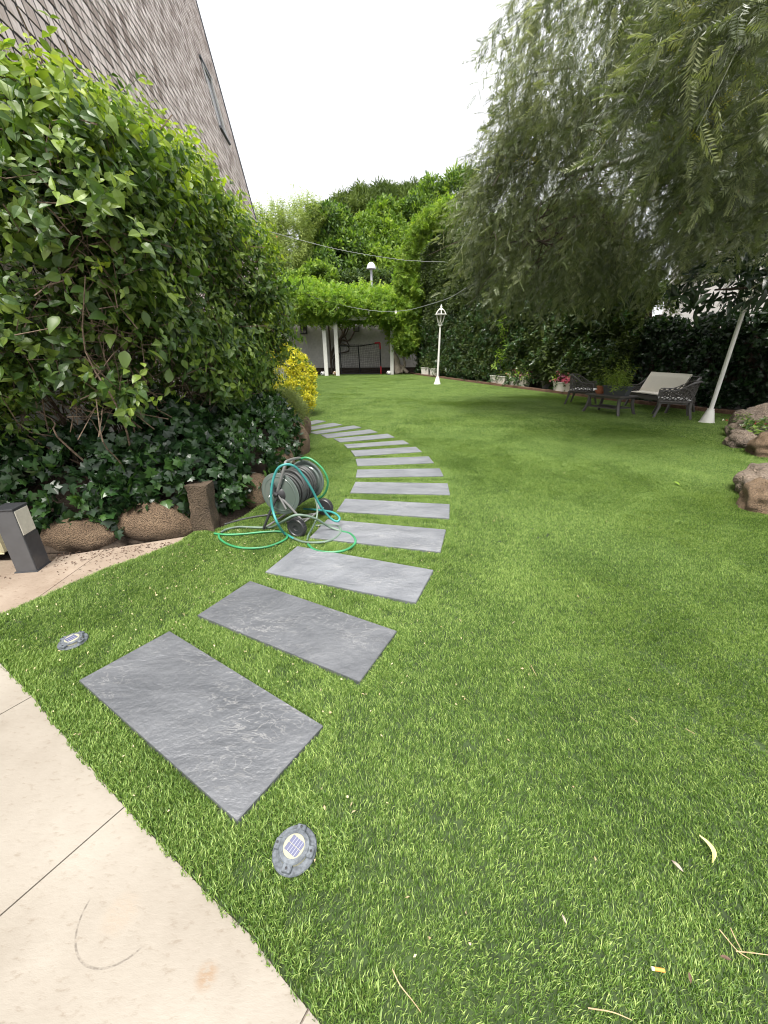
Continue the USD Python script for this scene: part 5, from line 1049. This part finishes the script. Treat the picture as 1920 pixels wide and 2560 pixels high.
gc = thing('ground_cover', 'dark ivy leaves along the soil behind the brick edging', 'ground cover', (0, 0, 0), kind='stuff'); kk = rng.uniform(0, kl.length, 700); Q = np.array([kl.interpolate(a).coords[0] for a in kk]); q = np.c_[Q + np.array([1., .5]) * rng.uniform(.25, 1.1, 700)[:, None], rng.uniform(.08, .2, 700)]
k = ~((q[:, 1] < 18.5) & (q[:, 1] > 13.3) & (np.hypot(*(q[:, :2] - Q).T) < .55)); q = q[k]
instancer('foliage', gc, ivp[:3], q, zalong([-.3, -.2, 1.] + rng.normal(0, .4, q.shape), rng), rng.uniform(.6, 1.2, len(q)), rng, None, 'leaf_cluster')

nh = thing('neighbour_house', 'white neighbouring house glimpsed through leaves behind the fence', 'house', (17.5, 17.5, 0), .45)
obj('wall', bx(-5, 5, -3, 3, 0, 6.2), M['render'], nh); obj('roof', cat(bx(-5.3, 5.3, -3.3, 3.3, 6.2, 6.5)), M['terracotta'], nh)
for x in (-3.5, 0., 3.5):
    for z_ in (.9, 3.9): w_ = obj('window', cat(bx(x - .6, x + .6, -3.06, -2.99, z_, z_ + .08), bx(x - .6, x + .6, -3.06, -2.99, z_ + 1.32, z_ + 1.4), bx(x - .6, x - .52, -3.06, -2.99, z_ + .08, z_ + 1.32), bx(x + .52, x + .6, -3.06, -2.99, z_ + .08, z_ + 1.32)), M['lamp_grey'], nh); obj('pane', bx(x - .52, x + .52, -3.02, -3.005, z_ + .08, z_ + 1.32), M['win_glass'], w_)

# ------------------------------------------------------------------ trees beyond the garden
def pxb(px, py, rx, ry, dep, dz=1.):
    c = at(px, py + 22, dep); d = project(c)[2]; k = d / F; return (c, (rx * k, rx * k * dz, ry * k))
def tree(name, label, blobs, n, protos, inner=.75, sc=(.7, 1.2), upb=.4, limbs=True, trunkr=.25, lump=1.):
    C = np.mean([b[0] for b in blobs], 0); base = np.array([C[0], C[1], 0]); t = thing(name, label, 'tree', base)
    q, nn = in_blobs(blobs, n, rng, inner, .72); q = q + nn * (2.6 * lump * (meshkit.fbm(q * .42, 3, 5) - .52))[:, None]; k = (q[:, 2] > .3) & (meshkit.fbm(q * .55 + 7, 2, 8) > .31); q, nn = q[k], nn[k]
    instancer('crown', t, protos, q - base, zalong(nn + [0, 0, upb] + rng.normal(0, .35, q.shape), rng), rng.uniform(*sc, len(q)), rng, None, 'leaf_cluster')
    zt = min(b[0][2] for b in blobs)
    obj('trunk', tube(spline([(0, 0, 0), (.15, .1, zt * .5), (0, 0, zt)], 4), np.linspace(trunkr, trunkr * .6, 9), 8), M['bark'], t, smooth=True)
    if limbs:
        for b in blobs[:7]: e = b[0] - base; obj('limb', tube(spline([(0, 0, zt * .7), e * [.5, .5, 0] + [0, 0, (zt * .7 + e[2]) * .5], e], 4), np.linspace(trunkr * .55, .05, 9), 6), M['bark'], t, smooth=True)
    return t
def big(mt, n, R_, L, W, shape='lance', k=4, up_=.4): return [(spray(rng, n, R_, L, W, shape, up_), M[mt]) for _ in range(k)]
t1 = big('L_tree1', 16, .55, .34, .14); t3 = big('L_tree3', 16, .55, .34, .14)
tree('pine_tree', 'broad dark green domed pine behind the other trees', [pxb(955, 565, 150, 82, 58), pxb(880, 572, 85, 62, 56), pxb(1040, 545, 90, 62, 57), pxb(975, 520, 84, 44, 58), pxb(905, 532, 70, 42, 58), pxb(1030, 512, 74, 40, 58)], 2600, [(spray(rng, 34, .9, .75, .07, 'quad', .9), M['L_pine']) for _ in range(4)], sc=(.6, 1.1), trunkr=.5, lump=.3)
tree('feathery_tree', 'feathery green tree at the upper right behind the hedge', [pxb(1075, 490, 45, 42, 46), pxb(1120, 500, 50, 42, 46), pxb(1055, 520, 45, 40, 45), pxb(1150, 470, 45, 45, 45)], 1300, t3 + big('L_tree1', 14, .5, .55, .10, 'lance', 2), sc=(.6, 1.1))
tree('round_tree', 'leafy green tree left of centre with rounded tufts', [pxb(825, 560, 52, 45, 42), pxb(800, 600, 48, 50, 41), pxb(860, 600, 48, 48, 41), pxb(830, 640, 62, 45, 40), pxb(780, 640, 45, 40, 41), pxb(843, 540, 34, 28, 42)], 2300, t3 + t1[:1], inner=.8)
tree('round_tree', 'leafy green tree right of centre with tufted crown', [pxb(925, 570, 48, 40, 44), pxb(970, 600, 48, 40, 43), pxb(915, 610, 45, 40, 43), pxb(985, 555, 36, 32, 44), pxb(960, 640, 66, 45, 42), pxb(1020, 610, 45, 50, 43), pxb(965, 520, 38, 26, 45)], 2400, t1, inner=.8)
tree('willowy_tree', 'thin light green tree with upright wispy shoots at the left', [pxb(690, 590, 40, 60, 38), pxb(740, 590, 42, 62, 38), pxb(700, 650, 55, 50, 37), pxb(650, 600, 40, 70, 38), pxb(765, 545, 28, 40, 39)], 1050, [(shoot(rng, 1.2, 9, .32, .07, 'lance', .4, 1., .15, .01), M['L_tree2']) for _ in range(4)], inner=.5, sc=(.6, 1.2), upb=1.3)
tree('wispy_tree', 'small bare-topped young tree rising into the sky at left', [pxb(765, 535, 28, 34, 41), pxb(700, 540, 22, 26, 41)], 120, [(shoot(rng, 1.6, 9, .3, .08, 'lance', .4, 1., .1, .012), M['L_tree2']) for _ in range(3)], inner=.3, sc=(.6, 1.1), upb=2., limbs=False, trunkr=.1)
tree('low_tree', 'low bright green bushy tree just above the vine roof', [pxb(745, 680, 50, 26, 36), pxb(790, 672, 45, 26, 36), pxb(700, 690, 45, 28, 36), pxb(660, 690, 45, 40, 36)], 1300, t1, sc=(.5, .95), limbs=False)
ch = thing('clipped_hedge', 'clipped hedge with yellowish top behind the grey street lamp', 'hedge', (0, 0, 0)); a, b = at(815, 690, 37), at(1000, 700, 37); n = 1500
q = np.c_[rng.uniform(a[0], b[0], n), 37 + rng.uniform(-.3, .3, n), rng.uniform(2.5, at(900, 676, 37)[2], n)]; ty = q[:, 2] > a[2] + .35
instancer('foliage', ch, big('L_clip', 18, .3, .16, .09, 'lance', 3) + big('L_yvine', 16, .3, .16, .09, 'lance', 2), q, zalong([0, -.6, .4] + rng.normal(0, .4, q.shape), rng), rng.uniform(.7, 1.2, n), rng, np.where(ty, 3 + rng.integers(0, 2, n), rng.integers(0, 3, n)), 'leaf_cluster')
obj('branch_mass', bx(a[0], b[0], 37.1, 37.7, 0, a[2]), M['earth'], ch)
bh = thing('white_house', 'small white house wall seen between the shrub and the trees', 'house', at(672, 700, 48) * [1, 1, 0]); zt = at(672, 598, 48)[2]
obj('wall', bx(-3, 1.3, 0, 3, 0, zt), M['render'], bh); obj('roof', bx(-3.2, 1.5, -.2, 3.2, zt, zt + .3), M['terracotta'], bh); obj('window', bx(-.6, .4, -.03, .02, zt - 1.6, zt - .5), M['win_glass'], bh)
gl_ = at(928, 668, 34); t = thing('street_lamp', 'grey street lamp with a domed shade behind the vine roof', 'street lamp', (gl_[0], 34, 0))
obj('pole', tube([(0, 0, 0), (0, 0, gl_[2] + .05)], .085, 10), M['lamp_grey'], t, smooth=True); obj('shade', lathe([(.02, .46), (.15, .42), (.28, .28), (.345, .08), (.35, 0), (.31, .02), (.05, .1)], 24, None, (0, 0, gl_[2] - .12)), M['lamp_grey'], t, smooth=40); obj('bulb', lathe([(0, -.1), (.1, -.06), (.12, .05), (.06, .12)], 14, None, (0, 0, gl_[2] - .06)), M['diffuser'], t, smooth=True)
for lb, pts in (('thin cable sagging across the trees towards the hedge top', [(610, 555, 26), (668, 577, 25.8), (838, 622, 25.4), (984, 647, 25), (1054, 653, 24.5), (1200, 658, 22)]), ('thin cable looping in front of the vine and up to the hedge', [(700, 700, 25.4), (790, 745, 25.2), (869, 766, 25), (946, 778, 24), (1015, 776, 23), (1081, 759, 21), (1127, 743, 19.5), (1165, 720, 17.5)])):
    t = thing('cable', lb, 'cable'); obj('wire', tube(spline([at(*p) for p in pts], 6), .012, 5), M['cable'], t)

# ================================================================== pepper tree: hanging feathery crown on the right
rng = np.random.default_rng(91)
pt = thing('pepper_tree', 'large weeping tree with feathery hanging leaves filling the upper right', 'tree', (8.2, 7.6, 0)); PB = np.array([8.2, 7.6, 0])
ps = [(strand(rng, .95, 11, .22, 11, .012, .060), M['L_pepper']) for _ in range(6)] + [(spray(rng, 60, .22, .035, .014, 'quad', -.2), M['L_pepper_y'])]
fb = [((4.9, 9.4, 4.85), (3.1, 2.2, 2.1)), ((3.3, 9.3, 4.1), (1.7, 1.6, 1.6)), ((3.9, 8.3, 5.9), (2.0, 1.9, 1.6)), ((6.2, 9.6, 5.6), (2.4, 2.2, 2.6)), ((5.2, 7.6, 6.6), (2.2, 2.0, 1.6)), ((2.85, 7.4, 5.75), (.75, .8, .7)), ((3.9, 10.2, 3.55), (1.7, 1.4, .9)), ((7.4, 8.0, 6.2), (2.2, 2.2, 1.8))]
q, nn = in_blobs(fb, 2900, rng, .55, .5)
a_, b_, d_ = project(q); k = (q[:, 2] > 2.9) & (a_ < 2500) & (b_ > -700); q, nn = q[k], nn[k]
dwn = np.c_[-nn[:, :2] * .35, np.ones(len(q))] + rng.normal(0, .16, q.shape) + [.22, .05, 0]
idx = np.where(rng.random(len(q)) < .012, 6, rng.integers(0, 6, len(q)))
instancer('crown', pt, ps, q - PB, zalong(dwn, rng), rng.uniform(.65, 1.15, len(q)), rng, idx, 'strand')
nb_ = [((3.75, 5.3, 4.2), (1.0, .9, .9)), ((4.3, 5.6, 3.9), (1.0, .9, .7)), ((4.6, 5.7, 4.8), (1.3, 1.1, 1.1)), ((3.7, 4.9, 5.0), (1.0, .9, .8)), ((5.2, 6.2, 4.0), (1.3, 1.2, 1.1))]
ns = [(strand(rng, .8, 9, .28, 11, .014, .080), M['L_pepper']) for _ in range(5)] + [(spray(rng, 90, .26, .03, .012, 'quad', -.2), M['L_pepper_y'])]
q, nn = in_blobs(nb_, 520, rng, .5, .5); dwn = np.c_[-nn[:, :2] * .5, np.ones(len(q))] + rng.normal(0, .3, q.shape) + [.45, 0, 0]
instancer('near_crown', pt, ns, q - PB, zalong(dwn, rng), rng.uniform(.65, 1.15, len(q)), rng, np.where(rng.random(len(q)) < .05, 5, rng.integers(0, 5, len(q))), 'strand')
obj('trunk', tube(spline([(0, 0, 0), (-.2, .1, 1.4), (-.1, .5, 2.8), (-.6, .9, 4.2)], 5), np.linspace(.38, .22, 16), 10), M['bark'], pt, smooth=True)
LB = np.array([-.5, .8, 4.0])
for e in [(-2.3, 1.9, 5.9), (-3.6, .6, 5.7), (-4.3, 1.8, 4.6), (-2.2, .1, 6.6), (-1.5, 2.2, 6.6), (-3.6, -2.1, 5.2), (-2.2, -2., 4.4), (-.6, .5, 6.9)]:
    e = np.array(e); obj('limb', tube(spline([LB, LB * .5 + e * .5 + [rng.normal(0, .2), rng.normal(0, .2), .45], e], 6), np.linspace(.13, .03, 13), 7), M['bark'], pt, smooth=True)
tw = []
for k in range(170):
    b = fb[[0, 1, 3, 6][rng.integers(0, 4)]]; c = np.array(b[0]) + rng.normal(0, .33, 3) * b[1] - PB; e = c + [rng.normal(-.4, .5), rng.normal(0, .5), rng.normal(-.3, .4)]; tw.append(tube(spline([c, (c + e) / 2 + [0, 0, .12], e], 3), np.linspace(.016, .005, 7), 4, False))
obj('branches', cat(tw), M['bark'], pt, kind='stuff')

# broad dark leaves below the pepper tree
bt = thing('broadleaf_tree', 'small tree with large dark glossy leaves round the lantern of the right lamp', 'tree', (9.0, 7.6, 0)); BB = np.array([9.0, 7.6, 0])
obj('trunk', tube(spline([(0, 0, 0), (-.1, .1, 1.2), (-.6, .1, 2.3)], 5), np.linspace(.12, .07, 11), 8), M['bark'], bt, smooth=True)
bb = [((7.3, 7.6, 2.75), (1.1, .8, .55)), ((6.4, 7.4, 2.75), (.75, .7, .5)), ((8.2, 7.4, 2.9), (1.0, 1.0, .8)), ((7.7, 7.2, 2.3), (.6, .6, .4)), ((5.75, 7.6, 2.35), (.5, .5, .35))]
bp = [(shoot(rng, .3, 4, .22, .085, 'lance', .35, .8, .4, .006), M['L_big']) for _ in range(5)]
q, nn = in_blobs(bb, 330, rng, .5, .5); instancer('foliage', bt, bp, q - BB, zalong(nn + [0, -.2, .3] + rng.normal(0, .4, q.shape), rng), rng.uniform(.6, 1.05, len(q)), rng, None, 'leafy_shoot')
for b in bb: e = np.array(b[0]) - BB; obj('limb', tube(spline([(-.5, .1, 2.1), e * .5 + [-.2, 0, 1.2], e], 4), np.linspace(.05, .015, 9), 6), M['bark'], bt, smooth=True)
q, nn = in_blobs(bb, 400, rng, .95, .9); ok = np.where((nn[:, 1] < .1) & (nn[:, 0] < .6))[0][:70]
for k in ok:
    L = rng.uniform(.22, .34); me = move(leaf(L, L * .36, 'lance', .25, rng.uniform(.2, .6)), q[k] - BB, orient(nn[k] * .6 + [-.4, -.2, -.5] + rng.normal(0, .4, 3), [0, -.3, 1.], rng, .35)[0]); obj('leaf', me, M['L_big'], bt, smooth=True, tint=np.full(len(me[0]), rng.uniform(.2, 1)))

# ================================================================== litter
rng = np.random.default_rng(123)
dl = [(leaf(.022, .014, 'quad', .4, .5), np.full(4, .5))]
def litter(name, label, catg, n, area, mt, size, z, protos):
    q = []
    while len(q) < n:
        x, y = area(); 
        if blade_area.contains(Point(x, y)) or mt == 'mulch': q.append((x, y, z + rng.uniform(0, .006)))
    q = np.array(q); instancer(name, None, protos, q, zalong([0, 0, 1.] + rng.normal(0, .35, q.shape), rng), rng.uniform(*size, n), rng, None, 'leaf', label=label, cat=catg)
ld = [(leaf(.016, .009, 'quad', .5, .4), np.full(4, 1.)), (leaf(.012, .010, 'quad', -.4, .2), np.full(4, .4)), (leaf(.02, .006, 'quad', .3, .6), np.full(4, .7))]
litter('leaf_litter', 'small pale dry leaf scraps scattered over the lawn near the slabs', 'leaf litter', 420, lambda: (rng.normal(-1.1, .75), rng.normal(2.0, 1.0)), 'dryleaf', (.4, .95), .020, [((m_, t_), M['dryleaf']) for m_, t_ in ld])
litter('lawn_scraps', 'few straw-coloured scraps dotted over the open lawn', 'leaf litter', 80, lambda: (rng.uniform(-.4, 3.), rng.uniform(.3, 5.)), 'dryleaf', (.5, 1.2), .020, [((m_, t_), M['straw']) for m_, t_ in ld])
litter('mulch_scraps', 'brown leaf crumbs along the foot of the granite boulders', 'leaf litter', 420, lambda: (lambda a, b: (-2.5 + a * .95 + b * .12, 2.58 + a * .22 - abs(b) * .16))(rng.uniform(0, 1), rng.normal()), 'mulch', (.5, 1.6), .006, [((m_, t_), M['mulch']) for m_, t_ in ld])
def twig(label, pts, mt='straw', r=.0015, name='straw_twig', z=.028):
    P = np.array([G(*p, z) for p in pts]); t = thing(name, label, 'twig', (*P[0][:2], 0)); path = spline(P, 5); obj('stalk', move(tube(path, np.linspace(r, r * .6, len(path)), 5), -np.array([*P[0][:2], 0])), M[mt], t, smooth=True)
twig('long curved straw at the bottom of the lawn, left of centre', [(981, 2423), (1000, 2462), (1030, 2500), (1052, 2530)])
twig('long straw twig lying crosswise at the lower right edge', [(1840, 2378), (1880, 2382), (1925, 2388)])
twig('straw twig slanting down to the crossing at the lower right', [(1798, 2323), (1820, 2350), (1845, 2378), (1875, 2398)])
twig('straw twig leaning onto the crossing twigs at the lower right', [(1826, 2320), (1840, 2350), (1856, 2380)])
twig('pale straw on the lawn right of the middle', [(1576, 1792), (1595, 1806)]); twig('thin straw left of the lawn centre in front of the slabs', [(1327, 1662), (1334, 1676), (1341, 1690)]); twig('short straw in the middle of the lawn', [(1713, 1821), (1738, 1835)])
twig('straw at the very bottom edge of the lawn', [(1470, 2520), (1530, 2530), (1580, 2550)])
P = np.array([G(*p, .03) for p in [(1748, 2088), (1768, 2104), (1782, 2122), (1786, 2138), (1780, 2158)]]); P = spline(P, 5); n = len(P); tt = np.gradient(P, axis=0); sd = np.cross(tt, [0, 0, 1.]); sd /= np.linalg.norm(sd, axis=1, keepdims=True); wv = .0065 * np.sin(np.linspace(.25, PI - .1, n))[:, None]
V = np.vstack([P - sd * wv, P + [0, 0, .003], P + sd * wv]); Fc = [f for i in range(n - 1) for k in (0, n) for f in ((k + i, k + i + n, k + i + n + 1), (k + i, k + i + n + 1, k + i + 1))]
t = thing('fallen_leaf', 'curved narrow yellow leaf lying on the lawn at the right', 'leaf'); obj('blade', (V, np.array(Fc)), M['yellow_leaf'], t)
a, b = G(1629, 2421, .03), G(1661, 2426, .03); t = thing('cigarette_end', 'orange cigarette end on the lawn near the bottom right', 'cigarette end'); obj('filter', tube([a + (b - a) * .2, b], .0038, 10), M['filter'], t, smooth=40); obj('paper', tube([a, a + (b - a) * .2], .0037, 10), M['white_nylon'], t, smooth=40)
for lb, pts in (('brown dry leaf standing in the grass near the bottom right', [(1722, 2430), (1728, 2458)]), ('rust-brown dry leaf near the cigarette end', [(1800, 2390), (1830, 2398)]), ('pale dry leaf by the yellow curved leaf', [(1678, 2150), (1710, 2178)]), ('green fallen leaf on the lawn towards the right rocks', [(1684, 1204), (1700, 1210)]), ('pale scrap of leaf on the lawn bottom centre', [(1405, 2286), (1416, 2308)])):
    a, b = G(*pts[0], .03), G(*pts[1], .032); L = np.linalg.norm(b - a); t = thing('fallen_leaf', lb, 'leaf', a); me = leaf(L, L * .34, 'lance', .5, .15); obj('blade', move(me, (0, 0, 0), orient(b - a)[0]), M['pale_bark' if 'rust' not in lb and 'brown' not in lb else 'mulch'] if 'green' not in lb else M['L_vine'], t, tint=np.full(len(me[0]), .6))
